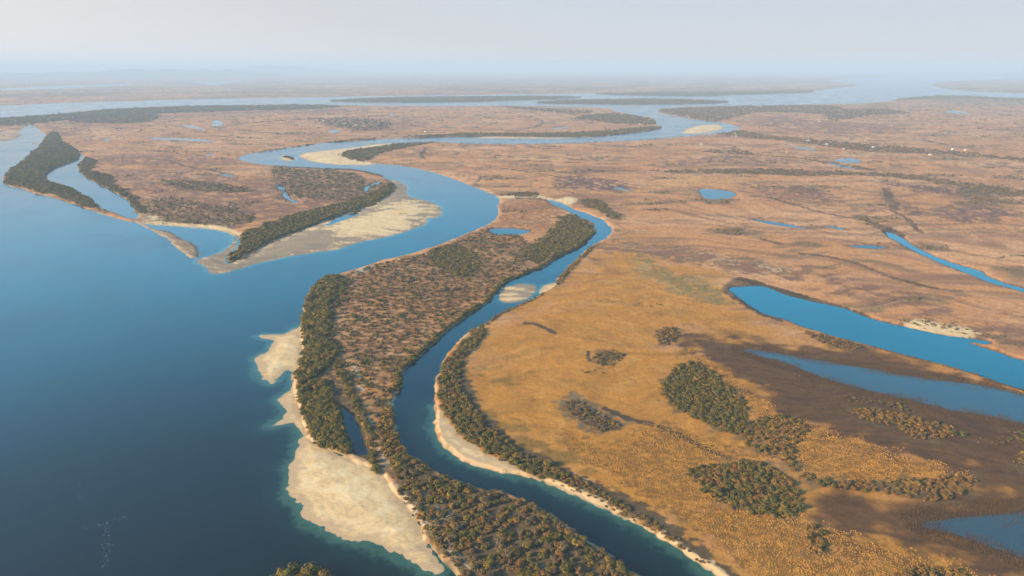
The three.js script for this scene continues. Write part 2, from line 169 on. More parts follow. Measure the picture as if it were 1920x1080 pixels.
  west_north_row: [10,[-503,-1475,-442,-1441,-353.5,-1421.5,-303.6,-1394.4,-247.4,-1322.2]],
  east_north_row: [14,[-180,-1950,-118,-1922,66,-1922,218,-1958,381,-2026,502,-2115,604,-2194]],
  plain_line: [8,[477,-1720,566,-1664,657,-1603,692,-1527,724,-1458,733,-1402]],
  plain_creek_row: [14,[-1031,-2603,-925,-2764,-789,-2883,-618,-3013,-538,-3154]],
  creek_row: [2,[474.6,-845.2,473.5,-808.4,466.0,-769.5,463.9,-713.9,463.7,-667.2]],
 },
 patch: [
  ["gold",34,0.6,[117.5,-813.0,147.4,-761.7,192.0,-695.1,203.8,-638.4,199.4,-589.6,211.5,-540.6,236.7,-504.1,255.2,-471.7,213.3,-466.7,178.8,-482.1,138.1,-498.4,123.1,-487.4,138.3,-438.3,152.9,-382.7,172.5,-349.9,200.7,-332.4,235.3,-299.2,192.7,-285.7,152.9,-290.1,138.1,-273.2,147.0,-259.6,165.8,-254.1,182.3,-242.0,192.4,-226.3,132.7,-176.7,85.6,-230.8,52.4,-271.2,0.0,-311.3,-40.6,-356.0,-48.7,-397.3,-43.4,-466.7,0.0,-560.7,47.6,-647.3]],
  ["gold",18,0.5,[125.4,-494.0,143.2,-501.8,180.6,-487.4,214.9,-470.7,259.1,-471.7,276.5,-466.7,298.0,-436.6,321.9,-411.3,329.6,-397.3,367.4,-368.9,364.7,-301.6,262.6,-199.2,203.2,-226.3,181.9,-241.4,165.6,-253.8,147.0,-259.6,138.6,-273.2,152.3,-288.8,192.4,-285.3,234.3,-297.8,218.5,-312.3,195.3,-333.5,173.5,-352.3,152.4,-381.2,153.1,-408.9,140.2,-438.3,133.8,-464.7]],
  ["olivegold",24,0.7,[-40.4,-429.5,-26.2,-375.7,-3.0,-338.1,33.1,-306.4,61.7,-281.4,87.2,-252.4,102.7,-223.3,128.4,-223.3,104.8,-255.9,80.2,-283.6,53.1,-311.3,23.6,-332.4,0.0,-362.4,-21.3,-412.9]],
  ["tussock",6,0.6,[56.1,-332.4,87.8,-357.3,110.7,-338.1,128.0,-326.9,131.7,-320.5,92.2,-311.3,93.7,-285.7,106.1,-275.2,133.2,-267.2,152.1,-255.2,184.5,-238.1,201.1,-223.3,115.5,-223.3,88.1,-255.9,73.2,-275.2,54.1,-299.2,34.9,-326.9,30.6,-346.9]],
  ["tussock",5,0.6,[131.6,-471.7,140.2,-438.3,155.4,-389.8,158.4,-370.3,175.1,-356.0,191.5,-338.1,212.4,-321.6,236.8,-301.6,215.1,-306.4,183.9,-299.2,163.7,-302.5,151.3,-312.3,150.5,-332.4,146.0,-362.4,146.4,-393.5,138.4,-425.3,130.6,-452.1]],
  ["marsh",14,0.6,[125.4,-494.0,143.2,-501.8,180.6,-487.4,214.9,-470.7,259.1,-471.7,276.5,-466.7,298.0,-436.6,321.9,-411.3,329.6,-397.3,367.4,-368.9,364.7,-301.6,262.6,-199.2,203.2,-226.3,181.9,-241.4,165.6,-253.8,147.0,-259.6,138.6,-273.2,152.3,-288.8,192.4,-285.3,234.3,-297.8,218.5,-312.3,195.3,-333.5,173.5,-352.3,152.4,-381.2,153.1,-408.9,140.2,-438.3,133.8,-464.7]],
  ["olive",14,0.5,[129.5,-727.0,145.1,-716.1,162.9,-665.7,187.6,-656.3,194.0,-613.1,194.9,-574.8,178.6,-567.7,160.5,-589.6,139.4,-629.8,132.0,-675.2]],
  ["greyscrub",12,0.7,[122.1,-799.6,152.8,-791.8,208.9,-761.7,267.0,-716.1,289.8,-685.0,260.6,-665.7,220.3,-695.1,168.3,-716.1,127.2,-749.8]],
  ["tan",6,0.85,[211.3,-747.5,245.1,-720.4,271.1,-695.1,282.0,-679.1,262.6,-671.4,237.2,-695.1,211.3,-724.8]],
  ["purple",16,0.6,[687.4,-1237.6,757.1,-1208.2,823.8,-1180.2,833.3,-1127.7,735.4,-1112.8,676.0,-1164.0]],
  ["purple",14,0.6,[619.5,-1143.0,633.9,-1153.4,578.8,-1034.9,563.0,-1014.0,564.1,-1034.9]],
  ["purple",14,0.6,[627.7,-1103.1,605.0,-1034.9,598.1,-993.8,598.6,-974.3,567.4,-966.7,589.9,-1022.3]],
  ["purple",20,0.6,[618.0,-974.3,686.7,-1034.9,721.7,-1014.0,726.1,-974.3,658.9,-920.0,618.8,-903.2,603.5,-937.5]],
  ["purple",16,0.6,[501.6,-1208.2,527.6,-1180.2,518.9,-1079.4,483.6,-1056.7,468.8,-1103.1]],
  ["mud",4,0.3,[199.0,-616.4,226.6,-652.7,240.4,-638.4,260.1,-608.3,285.2,-574.8,300.2,-547.1,299.2,-540.6,282.9,-559.3,263.8,-580.7,249.7,-600.4,239.1,-619.7,224.4,-621.4,205.1,-614.8,207.2,-580.7,213.7,-547.1,226.1,-531.7,222.4,-527.9,209.7,-541.9,202.0,-574.8]],
  ["mud",5,0.3,[482.1,-903.2,495.2,-886.9,491.8,-835.4,479.3,-818.5,478.4,-835.4,471.4,-841.1]],
  ["rust",12,0.7,[-171.5,-656.3,-146.8,-695.1,-95.5,-738.2,-58.0,-716.1,-32.2,-656.3,-52.3,-574.8,-69.8,-487.4,-77.1,-429.5,-95.5,-429.5,-127.2,-487.4,-148.7,-560.7]],
  ["rust",10,0.6,[-16.4,-1034.9,25.2,-1065.7,65.4,-1034.9,69.5,-974.3,56.6,-886.9,26.9,-841.1,-14.1,-886.9,-22.8,-955.6]],
  ["rust",8,0.6,[-67.9,-638.4,-42.3,-647.3,-20.4,-621.4,-29.2,-589.6,-54.1,-597.3]],
  ["chalk",3,0.45,[-161.8,-665.7,-160.1,-683.0,-151.7,-691.0,-148.5,-695.1,-147.7,-671.4,-157.3,-660.0]],
  ["chalk",3,0.5,[-78.3,-813.0,-67.6,-826.9,-71.1,-804.9]],
  ["chalk",2.5,0.5,[-111.0,-438.3,-107.3,-436.6,-96.2,-401.1,-97.8,-398.8]],
  ["chalk",2.5,0.45,[-87.0,-368.9,-81.3,-356.0,-73.2,-332.4,-66.1,-319.0,-62.9,-311.3,-64.4,-308.8,-70.3,-321.6,-76.6,-338.1,-83.8,-356.0]],
  ["chalk",2,0.4,[-75.1,-388.4,-71.6,-377.1,-68.9,-362.4,-60.9,-336.9,-55.8,-326.4,-57.5,-326.4,-63.6,-339.2,-70.8,-362.4]],
  ["chalk",3,0.5,[-59.5,-299.2,-49.5,-285.7,-39.2,-265.3,-34.5,-255.9,-37.1,-257.8,-45.2,-273.2,-56.7,-290.1]],
  ["scrubfloor",5,0.5,[-63.7,-316.4,-53.2,-322.6,-32.9,-304.0,-16.0,-293.2,-4.0,-290.1,13.5,-277.2,31.3,-258.9,41.5,-245.4,57.8,-223.3,66.6,-199.2,16.9,-187.4,-11.2,-209.4,-23.2,-232.4,-27.7,-240.4,-38.6,-259.6,-48.6,-279.3,-59.5,-299.2]],
  ["chalk",2.5,0.7,[-53.1,-292.3,-27.8,-275.2,-31.3,-259.6,-18.2,-242.0,-6.6,-232.4,-22.5,-238.8,-39.5,-267.2]],
  ["chalk",2.5,0.6,[-39.9,-471.7,-30.1,-474.8,-29.3,-461.7,-38.3,-460.8]],
  ["chalk",2,0.65,[30.3,-306.4,49.8,-287.9,73.1,-263.4,70.3,-261.5,46.6,-283.6,31.3,-301.6]],
  ["scrubfloor",5,0.4,[-42.2,-429.5,-33.6,-438.3,-19.9,-382.7,-3.0,-343.9,14.5,-324.2,33.1,-306.4,55.0,-287.9,73.5,-265.3,86.6,-242.0,95.1,-226.3,81.7,-232.4,65.1,-259.6,36.9,-290.1,11.2,-311.3,-8.7,-326.9,-28.1,-356.0,-37.8,-389.8]],
  ["scrubfloor",5,0.5,[-141.5,-411.3,-124.9,-429.5,-99.7,-382.7,-75.7,-326.9,-66.6,-308.8,-75.4,-311.3,-99.6,-329.7,-120.4,-356.0]],
  ["mud",3,0.3,[-99.7,-382.7,-74.6,-321.6,-68.0,-308.8,-74.4,-306.4,-81.5,-326.9,-104.7,-375.7]],
  ["greyscrub",8,0.5,[30.2,-386.2,41.1,-395.8,55.6,-375.7,69.3,-359.2,61.2,-346.9,40.3,-352.9]],
  ["ditch",3,0.3,[86.0,-356.0,99.9,-342.7,112.0,-326.9,118.3,-319.0,109.4,-322.6,97.0,-336.9,86.0,-348.7]],
  ["brightgrass",8,0.7,[159.5,-1196.9,227.1,-1208.2,312.0,-1334.3,381.1,-1320.5,445.4,-1237.6,444.3,-1180.2,321.8,-1208.2,215.5,-1143.0]],
  ["purple",20,0.6,[104.0,-1334.3,162.4,-1300.5,208.2,-1208.2,172.1,-1153.4,85.2,-1208.2]],
  ["mudflat",8,0.5,[-916,-1438,-802,-1300,-668.9,-1143.0,-584.5,-1034.9,-523.0,-937.5,-474.9,-903.2,-543.0,-993.8,-642.7,-1127.7,-763.1,-1268.3,-853,-1370]],
  ["mudflat",4,0.2,[-542.3,-955.6,-525.3,-944.6,-472.4,-883.7,-407.6,-826.9,-357.5,-761.7,-343.2,-720.4,-353.1,-720.4,-441.6,-835.4]],
  ["mudflat",6,0.5,[-343.3,-731.5,-339.3,-813.0,-340.1,-841.1,-318.0,-774.0,-307.6,-716.1,-306.4,-671.4,-337.8,-705.4]],
  ["mudflat",6,0.55,[-221.2,-1287.4,-184.6,-1208.2,-163.6,-1093.5,-188.0,-1034.9,-208.6,-974.3,-234.3,-920.0,-212.6,-1034.9,-203.8,-1153.4]],
  ["tan",8,0.4,[-1806,-2414,-1674,-2330,-1561,-2214,-1489,-2109,-1463,-2028,-1471,-1954]],
  ["mudflat",8,0.5,[-338.5,-720.4,-304.8,-667.5,-280.9,-691.0,-247.9,-729.2,-221.2,-761.7,-207.5,-807.6,-241.9,-865.0,-269.4,-841.1,-288.3,-797.0,-293.2,-733.7,-304.3,-707.5]],
  ["mudflat",8,0.5,[-215.1,-1281.0,-184.6,-1208.2,-161.9,-1093.5,-132.3,-1047.9,-121.9,-1065.7,-167.7,-1122.7,-196.5,-1237.6]],
  ["heath",40,0.6,[-811,-1370,-689,-1407,-497.4,-1300.5,-387.3,-1237.6,-277.8,-1103.1,-278.1,-974.3,-331.0,-903.2,-361.8,-871.1,-446.1,-903.2,-517.5,-974.3,-625.1,-1103.1]],
  ["heath",60,0.7,[-1767,-2576,-1646,-2848,-1521,-3183,-1310,-3605,-868,-3703,-773,-3183,-1151,-3299,-1363,-2941,-1453,-2576,-1412,-2251,-1348,-2044]],
  ["heath",40,0.6,[-1006,-1627,-908,-1680,-705,-1627,-600,-1488,-754,-1471,-868,-1471]],
  ["heath",50,0.7,[-742,-2705,-581,-2941,-336,-2761,-359,-2350,-490,-2290]],
  ["heath",25,0.7,[416.3,-1237.6,492.1,-1208.2,525.3,-1153.4,500.3,-1056.7,425.1,-1034.9,399.4,-1103.1]],
  ["heath",40,0.7,[354,-1578,550,-1617,641,-1532,560,-1471,416,-1488]],
  ["heath",60,0.7,[1063,-3183,1261,-2761,1453,-2576,1142,-2160,964,-2251,929,-2652]],
  ["heath",25,0.7,[120.2,-786.6,207.7,-756.9,293.7,-695.1,346.8,-621.4,376.0,-567.7,409.7,-521.8,385.7,-487.4,354.7,-547.1,311.3,-589.6,260.6,-665.7,184.7,-711.8,121.1,-749.8]],
 ],
 line: [
  [3,[-65.5,-1249.7,-60.6,-1293.9,-49.7,-1327.4]],
  [2.5,[-75.7,-1208.2,0.0,-1196.9,37.5,-1196.9,82.2,-1164.0,111.6,-1117.7,125.0,-1079.4,139.0,-1034.9,138.7,-1001.7,129.8,-974.3]],
  [4,[415.0,-1098.3,420.2,-1070.3,448.0,-974.3,483.2,-920.0,488.1,-886.9,474.8,-841.1]],
  [4,[324.2,-742.8,344.2,-733.7,366.4,-705.4,377.1,-660.0,396.8,-619.7,420.2,-608.3]],
  [6,[482,-1735,571,-1680,663,-1617,698,-1541,731,-1471,743,-1415]],
  [5,[-12,-1578,142,-1523,276,-1479]],
  [5,[157.9,-1399.5,270.8,-1391.9,396.0,-1414.8,467,-1430]],
  [9,[-950,-2392,-840,-2290,-672,-2196,-443,-2143]],
  [10,[-1031,-2601,-934,-2789,-796,-2910,-623,-3040,-543,-3183]],
  [8,[-502,-3007,-89,-2941,66,-2879]],
  [7,[0,-2330,75,-2458,117,-2652,118,-2819,87,-2848]],
  [5,[-779,-1559,-693,-1463,-606,-1392,-540.9,-1334.3]],
  [4,[556.1,-985.9,547.5,-930.4,532.0,-886.9,519.8,-847.0]],
  [3,[10.9,-521.8,21.7,-519.3,29.8,-507.5,33.6,-500.7]],
  [9,[1198,-2028,1189,-1832,1282,-1770]],
  [1.5,[56.3,-464.7,54.8,-455.0,55.6,-447.4]],
  [6,[-224,-1819,-220,-1680,-204,-1598]],
  [5,[-318.3,-1362.5,-284.2,-1300.5,-264.1,-1208.2]],
  [6,[442,-1541,516,-1514,548,-1471]],
  [5,[305.4,-813.0,313.9,-797.0,317.4,-789.2]],
  [4,[-1022,-2504,-996,-2371,-896,-2251,-833,-2271]],
  [4,[-325.2,-1056.7,-292.8,-1093.5,-233.5,-1143.0]],
  [4,[586,-1578,672,-1550,700,-1505]],
  [2.5,[57.3,-375.7,69.8,-362.4,81.3,-356.0]],
  [12,[1039,-1488,1062,-1423,1109,-1370]],
  [8,[647.9,-1180.2,609.6,-1093.5,566.6,-993.8]],
  [3,[49.1,-761.7,60.2,-745.1,74.6,-738.2,92.9,-716.1]],
  [4,[-89.9,-1446.4,-11.1,-1422.6,72.8,-1334.3,135.6,-1237.6]],
  [5,[-78,-1680,50,-1607,170,-1569]],
 ],
 house: [[1428,-3629,1],[1433,-3558,1],[1301,-3146,1],[1198,-2733,1],[1008,-3202,1],[2196,-3915,1],[1939,-3558,1],[1649,-2974,1],[-565,-2528,1],[-283,-2271,1],[-738,-2733,1],[-1742,-3512,1],[-2126,-3299,1],[474,-2601,1],[833,-1990,0],[843,-1990,0],[851,-1990,0],[855,-1884,0],[854,-1782,0],[942,-1807,0],[1004,-1658,0],[1127,-1770,0],[1148,-1752,0],[684,-2126,0],[708,-2214,0],[518,-1898,0],[-6821,-10026,2],[-9156,-14805,2],[-8089,-15631,2],[-5959,-12778,2],[-8977,-12778,2],[-8309,-12778,2],[-8404,-14062,2],[-4202,-21668,2],[2966,-16555,2],[6233,-9353,2]],
 foam: [[-219.0,-299.2],[-217.7,-296.8],[-216.4,-294.3],[-215.2,-291.9],[-213.9,-289.6],[-212.9,-288.3],[-212.0,-287.6],[-211.1,-286.9],[-210.2,-286.2],[-209.0,-285.0],[-207.2,-283.1],[-205.4,-281.1],[-203.7,-279.2],[-202.0,-277.2],[-195.4,-264.1],[-193.9,-264.3],[-192.4,-264.5],[-190.9,-264.8],[-189.6,-265.1],[-189.0,-265.7],[-188.4,-266.3],[-187.7,-266.9],[-186.8,-267.6],[-185.6,-268.5],[-184.5,-269.3],[-183.3,-270.2],[-182.3,-270.5],[-181.4,-270.7],[-180.5,-271.0],[-179.7,-271.2],[-187.1,-265.3],[-186.2,-263.9],[-185.3,-262.6],[-184.4,-261.2],[-183.6,-259.9],[-182.7,-258.6],[-181.9,-257.2],[-181.0,-255.9],[-180.3,-254.4],[-179.6,-252.9],[-178.9,-251.3],[-178.3,-249.8],[-177.6,-248.3],[-176.9,-246.9],[-176.2,-245.4],[-175.6,-244.3],[-174.9,-243.3],[-174.2,-242.2],[-173.6,-241.2],[-172.9,-240.2],[-172.3,-239.1],[-171.6,-238.1],[-177.8,-252.4],[-176.9,-250.6],[-176.1,-248.8],[-175.2,-247.1],[-174.3,-245.4],[-173.4,-243.7]],
};

// ------------------------------------------------------------------ helpers
let seed = 20231;
const rnd = () => { seed = (seed + 0x6D2B79F5) | 0; let t = Math.imul(seed ^ (seed >>> 15), 1 | seed); t = (t + Math.imul(t ^ (t >>> 7), 61 | t)) ^ t; return ((t ^ (t >>> 14)) >>> 0) / 4294967296; };
const n2 = createNoise2D(rnd), m2 = createNoise2D(rnd);
const { clamp, smoothstep, lerp } = THREE.MathUtils;
const fbm = (x, y, oct = 3) => { let s = 0, a = 0.5, f = 1; for (let i = 0; i < oct; i++) { s += a * n2(x * f, y * f); a *= 0.5; f *= 2.03; } return s; };
function smoothLine(p, closed, steps) {
  const n = p.length / 2, out = [], P = (i) => { const k = closed ? (i + n) % n : clamp(i, 0, n - 1); return [p[2 * k], p[2 * k + 1]]; };
  for (let i = 0; i < (closed ? n : n - 1); i++) {
    const a = P(i - 1), b = P(i), c = P(i + 1), d = P(i + 2), L = Math.hypot(c[0] - b[0], c[1] - b[1]);
    const t1 = [(c[0] - a[0]) / 2, (c[1] - a[1]) / 2], t2 = [(d[0] - b[0]) / 2, (d[1] - b[1]) / 2];
    for (const [t, e] of [[t1, Math.hypot(b[0] - a[0], b[1] - a[1])], [t2, Math.hypot(d[0] - c[0], d[1] - c[1])]]) { const m = Math.hypot(t[0], t[1]) || 1, q = Math.min(1, Math.min(L, e || L) / m); t[0] *= q; t[1] *= q; }
    for (let k = 0; k < steps; k++) {
      const s = k / steps, s2 = s * s, s3 = s2 * s, h1 = 2 * s3 - 3 * s2 + 1, h2 = s3 - 2 * s2 + s, h3 = 3 * s2 - 2 * s3, h4 = s3 - s2;
      out.push(h1 * b[0] + h2 * t1[0] + h3 * c[0] + h4 * t2[0], h1 * b[1] + h2 * t1[1] + h3 * c[1] + h4 * t2[1]);
    }
  }
  if (!closed) out.push(p[p.length - 2], p[p.length - 1]);
  return out;
}
class Outline {                                            // signed distance to a closed outline (negative inside) or distance to an open line
  constructor(p, closed = true, steps = 4) {
    this.p = Float64Array.from(smoothLine(p, closed, steps)); this.closed = closed; this.n = this.p.length / 2 - (closed ? 0 : 1);
    this.box = [Infinity, Infinity, -Infinity, -Infinity]; this.parts = [];
    for (let i = 0; i < this.n; i += 8) {
      const b = [Infinity, Infinity, -Infinity, -Infinity], e = Math.min(i + 8, this.n);
      for (let k = i; k <= e; k++) { const q = k % (this.p.length / 2), x = this.p[2 * q], z = this.p[2 * q + 1]; b[0] = Math.min(b[0], x); b[1] = Math.min(b[1], z); b[2] = Math.max(b[2], x); b[3] = Math.max(b[3], z); }
      this.parts.push([i, e, ...b]);
      this.box[0] = Math.min(this.box[0], b[0]); this.box[1] = Math.min(this.box[1], b[1]); this.box[2] = Math.max(this.box[2], b[2]); this.box[3] = Math.max(this.box[3], b[3]);
    }
  }
  sd(x, z, limit) {
    const B = this.box;
    if (x < B[0] - limit || x > B[2] + limit || z < B[1] - limit || z > B[3] + limit) return limit;
    let best = limit * limit, inside = false; const p = this.p, N = p.length / 2;
    for (const [i0, i1, x0, z0, x1, z1] of this.parts) {
      const ex = Math.max(x0 - x, x - x1, 0), ez = Math.max(z0 - z, z - z1, 0), near = ex * ex + ez * ez < best, cross = this.closed && z >= z0 && z <= z1 && x <= x1;
      if (!near && !cross) continue;
      for (let i = i0; i < i1; i++) {
        const j = (i + 1) % N, ax = p[2 * i], az = p[2 * i + 1], bx = p[2 * j], bz = p[2 * j + 1];
        if (cross && (az > z) !== (bz > z) && x < (bx - ax) * (z - az) / (bz - az) + ax) inside = !inside;
        if (near) { const dx = bx - ax, dz = bz - az, t = clamp(((x - ax) * dx + (z - az) * dz) / (dx * dx + dz * dz || 1), 0, 1), qx = ax + t * dx - x, qz = az + t * dz - z, q = qx * qx + qz * qz; if (q < best) best = q; }
      }
    }
    const d = Math.sqrt(best); return inside ? -d : d;
  }
}
const outlines = (o, closed = true) => Object.entries(o).map(([name, p]) => Object.assign(new Outline(p, closed), { name }));
const lands = outlines(PLAN.land), sands = outlines(PLAN.sand), ponds = outlines(PLAN.pond), zones = outlines(PLAN.zone);
const patches = PLAN.patch.map(([key, soft, brk, p]) => Object.assign(new Outline(p), { key, soft, brk }));
const lines = PLAN.line.map(([w, p]) => Object.assign(new Outline(p, false), { w }));
for (const p of ponds) { p.flood = p.name.startsWith('flooded'); p.level = p.flood ? 0.62 : p.name === 'bar_pool' ? 0.1 : p.name === 'backwater' ? 0.16 : 0.4; }

// the lie of the land: height over the river and what the ground is there; cell = how coarse the sheet is at that distance
const spot = { h: 0, land: 0, sand: 0, sandAt: -1, pond: 0, pondAt: -1 };
function survey(x, z, cell) {
  const lim = 45 + 2 * cell, r = Math.hypot(x, z);
  let land = -lim, sand = -lim, sandAt = -1, pond = lim, pondAt = -1;
  for (const o of lands) { const d = -o.sd(x, z, lim); if (d > land) land = d; }
  for (let i = 0; i < sands.length; i++) { const d = -sands[i].sd(x, z, lim); if (d > sand) { sand = d; sandAt = i; } }
  for (let i = 0; i < ponds.length; i++) { const d = ponds[i].sd(x, z, lim); if (d < pond) { pond = d; pondAt = i; } }
  const rag = 0.9 * n2(x / 9, z / 9) + 1.3 * n2(x / 31 + 7, z / 31) + (r > 900 ? 3.5 * n2(x / 90, z / 90 + 3) : 0);
  land += rag * 0.9; pond += rag * 0.7; sand += rag * 1.3 + 0.6 * n2(x / 4.2, z / 4.2 + 11);
  const w = Math.max(2.2, 0.7 * cell);
  let h = land > 0 ? Math.min(1.25, land * 1.25 / w) + 0.25 * smoothstep(land, w, 40) : Math.max(-4.5, land * Math.max(0.3, 0.5 / w) * (r > 900 ? 1 : 1));
  if (land > w) h += (0.22 * fbm(x / 23, z / 23, 3) + 0.3 * n2(x / 140, z / 55)) * smoothstep(land, w, w + 10);
  const hs = sand > 0 ? Math.min(1.5, sand * 0.045) + 0.05 * n2(x / 6, z / 3) * smoothstep(sand, 1, 6) : sand * (0.011 + 0.0010 * Math.min(40, -sand));
  if (sandAt >= 0 && sand > -lim + 1) h = Math.max(h, hs);
  if (pondAt >= 0 && pond < lim - 1) {
    const p = ponds[pondAt];
    const slope = p.flood ? 0.022 : 0.85 / w;
    h = Math.min(h, p.level + (pond > 0 ? pond * slope : Math.max(p.flood ? -0.45 : -2.2, pond * (p.flood ? 0.02 : 0.12))));
  }
  spot.h = h; spot.land = land; spot.sand = sand; spot.sandAt = sandAt; spot.pond = pond; spot.pondAt = pondAt;
  return spot;
}
const cellAt = (r) => r * r / EYE * 0.0014 + 0.3;
const heightAt = (x, z) => survey(x, z, cellAt(Math.hypot(x, z))).h;

// where what grows: spacing m, size m, kinds with weights, how open (0 closed .. 1 very open), words for the labels
const ZONE = {
  river_belt: [2.7, [4.6, 6.8], { willow: 8, autumn: 1 }, 0, 'in the belt along the island river side'],
  river_lobe: [2.6, [4.2, 6.2], { willow: 9, autumn: 1 }, 0, 'in the rounded grove above the large sandbar'],
  backwater_belt: [3.2, [3.6, 5.4], { willow: 8, dull: 2 }, 0.1, 'beside the dark backwater on the island'],
  island_scrub: [3.1, [1.4, 4.0], { willow: 7, dull: 4, autumn: 2 }, 0.54, 'in the open scrub of the island interior'],
  island_wood: [3.6, [3.4, 5.0], { willow: 9, dull: 2 }, 0.12, 'in the wood inside the island bend'],
  island_knoll: [3.3, [3, 4.6], { willow: 9, dull: 1 }, 0.2, 'on the knoll by the island river bank'],
  channel_thicket: [2.5, [2.6, 4.2], { willow: 4, autumn: 7 }, 0.1, 'in the thicket between backwater and channel'],
  island_tip: [2.75, [2.4, 4.8], { willow: 9, autumn: 4, dull: 6, red: 0.35, yellow: 0.15 }, 0.42, 'in the middle of the near island thicket'],
  bank_thicket: [2.6, [2.8, 4.6], { willow: 7, autumn: 3, dull: 1 }, 0.08, 'in the curved belt on the outer channel bank'],
  bank_fringe: [2.4, [1.6, 3.0], { willow: 4, autumn: 5, dull: 4 }, 0.3, 'in the low fringe above the channel beach'],
  marsh_clump: [2.6, [2.6, 3.8], { willow: 9, autumn: 2 }, 0, 'in the upper green clump on the golden marsh'],
  marsh_clump_2: [2.9, [2.8, 4.0], { willow: 8, autumn: 4 }, 0, 'in the lower round clump on the golden marsh'],
  marsh_clump_3: [2.9, [2.2, 3.6], { willow: 5, autumn: 6 }, 0.3, 'in the ragged scrub between the two marsh clumps'],
  reed_islet_clump: [3.0, [2.6, 3.8], { willow: 2, autumn: 8, dull: 2 }, 0.05, 'in the long clump standing in the brown reed bed'],
  small_clump: [2.8, [2.2, 3.2], { dull: 6, autumn: 3, willow: 3 }, 0.3, 'in the small clump at the middle of the golden marsh'],
  small_clump_2: [2.8, [2, 3], { willow: 5, dull: 4 }, 0.3, 'in the tiny clump on the upper golden marsh'],
  small_clump_3: [2.8, [2.4, 3.4], { dull: 6, autumn: 4 }, 0.1, 'in the small clump at the upper tip of the reed bed'],
  tongue_clump: [2.9, [2.4, 3.4], { willow: 3, autumn: 7 }, 0.3, 'at the end of the golden tongue in the reed bed'],
  lake_bushes: [3.0, [2.8, 4.0], { dull: 5, autumn: 5 }, 0.05, 'on the near bank of the blue oxbow lake'],
  edge_clump: [2.8, [2.6, 3.6], { autumn: 7, willow: 4 }, 0.1, 'in the small clump near the bottom marsh edge'],
  edge_clump_2: [2.8, [2.8, 3.8], { autumn: 7, willow: 3 }, 0.1, 'in the clump at the bottom right edge'],
  edge_clump_3: [2.8, [2.4, 3.2], { autumn: 5, dull: 3 }, 0.1, 'at the right edge of the reed bed'],
  islet_trees: [3.4, [5.4, 7.4], { willow: 8, autumn: 4 }, 0, 'on the small islet at the bottom left'],
  west_shore_belt: [3.6, [4, 6], { willow: 9, dull: 1 }, 0, ''], west_point_wood: [4.6, [5, 8], { willow: 1 }, 0, ''], inlet_belt: [4.4, [4, 6.5], { willow: 8, dull: 2 }, 0.15, ''],
  great_river_belt: [9, [7, 11], { willow: 8, dull: 2 }, 0.5, ''], river_island_wood: [11, [8, 12], { willow: 1 }, 0.2, ''], river_island_wood_2: [11, [8, 12], { willow: 1 }, 0.2, ''], far_bank_wood: [13, [9, 13], { willow: 1 }, 0, ''],
  village_wood: [11, [7, 11], { willow: 5, dull: 5 }, 0.54, ''], village_belt: [7, [5, 8], { willow: 4, dull: 6 }, 0.5, ''], ditch_belt: [5.1, [3, 5.5], { willow: 4, dull: 6 }, 0.46, ''], far_point_wood: [14, [9, 12], { willow: 1 }, 0.1, ''],
  north_point_wood: [5, [4, 7], { willow: 8, dull: 3 }, 0.4, ''], strand_wood: [7, [6, 9], { willow: 1 }, 0.25, ''], bend_knob_wood: [8, [6, 9], { willow: 7, dull: 3 }, 0.52, ''],
  west_scrub: [4, [1.8, 4.6], { willow: 7, dull: 4 }, 0.66, ''], west_scrub_2: [4, [1.8, 4.4], { willow: 8, dull: 2 }, 0.55, ''], west_scrub_3: [3.8, [1.6, 4.2], { willow: 7, dull: 4 }, 0.68, ''], west_scrub_4: [9, [6, 9], { dull: 5, willow: 5 }, 0.5, ''],
  neck_bushes: [4, [3, 4.5], { willow: 3, dull: 3 }, 0.1, ''], bend_thicket: [4, [2.4, 3.6], { willow: 6, dull: 4 }, 0.2, ''], bank_row: [2.6, [2.4, 3.6], { willow: 5, autumn: 6 }, 0, ''],
  mid_scrub: [9, [6, 9], { dull: 6, willow: 4 }, 0.7, ''], mid_scrub_2: [10, [7, 10], { dull: 5, willow: 5 }, 0.6, ''], channel_islet_bush: [4, [4, 5.5], { dull: 4, willow: 4 }, 0, ''],
  plain_copse: [8, [4, 7], { dull: 7, willow: 2 }, 0.5, ''], plain_copse_2: [6, [3, 5], { dull: 1 }, 0.5, ''], lake_rim: [3.6, [1.8, 3.0], { dull: 6, autumn: 4 }, 0.55, ''],
  channel_bank_row: [2.4, [3.2, 4.8], { willow: 8, autumn: 2 }, 0, ''], west_channel_row: [4, [3.5, 6], { willow: 8, dull: 3 }, 0, ''], opposite_bank_row: [2.4, [1.8, 3.0], { willow: 5, autumn: 5, dull: 3 }, 0.1, ''], lake_bank_row: [2.2, [1.2, 2.2], { dull: 5, autumn: 6 }, 0.2, ''],
  west_north_row: [4, [3.5, 5.5], { dull: 5, willow: 5 }, 0.15, ''], east_north_row: [7, [4, 7], { dull: 6, willow: 4 }, 0.5, ''], plain_line: [5, [3, 5], { dull: 7, willow: 3 }, 0.2, ''], plain_creek_row: [9, [5, 8], { dull: 4, willow: 6 }, 0.3, ''], creek_row: [3, [1.4, 2.4], { dull: 1 }, 0.5, ''],
};
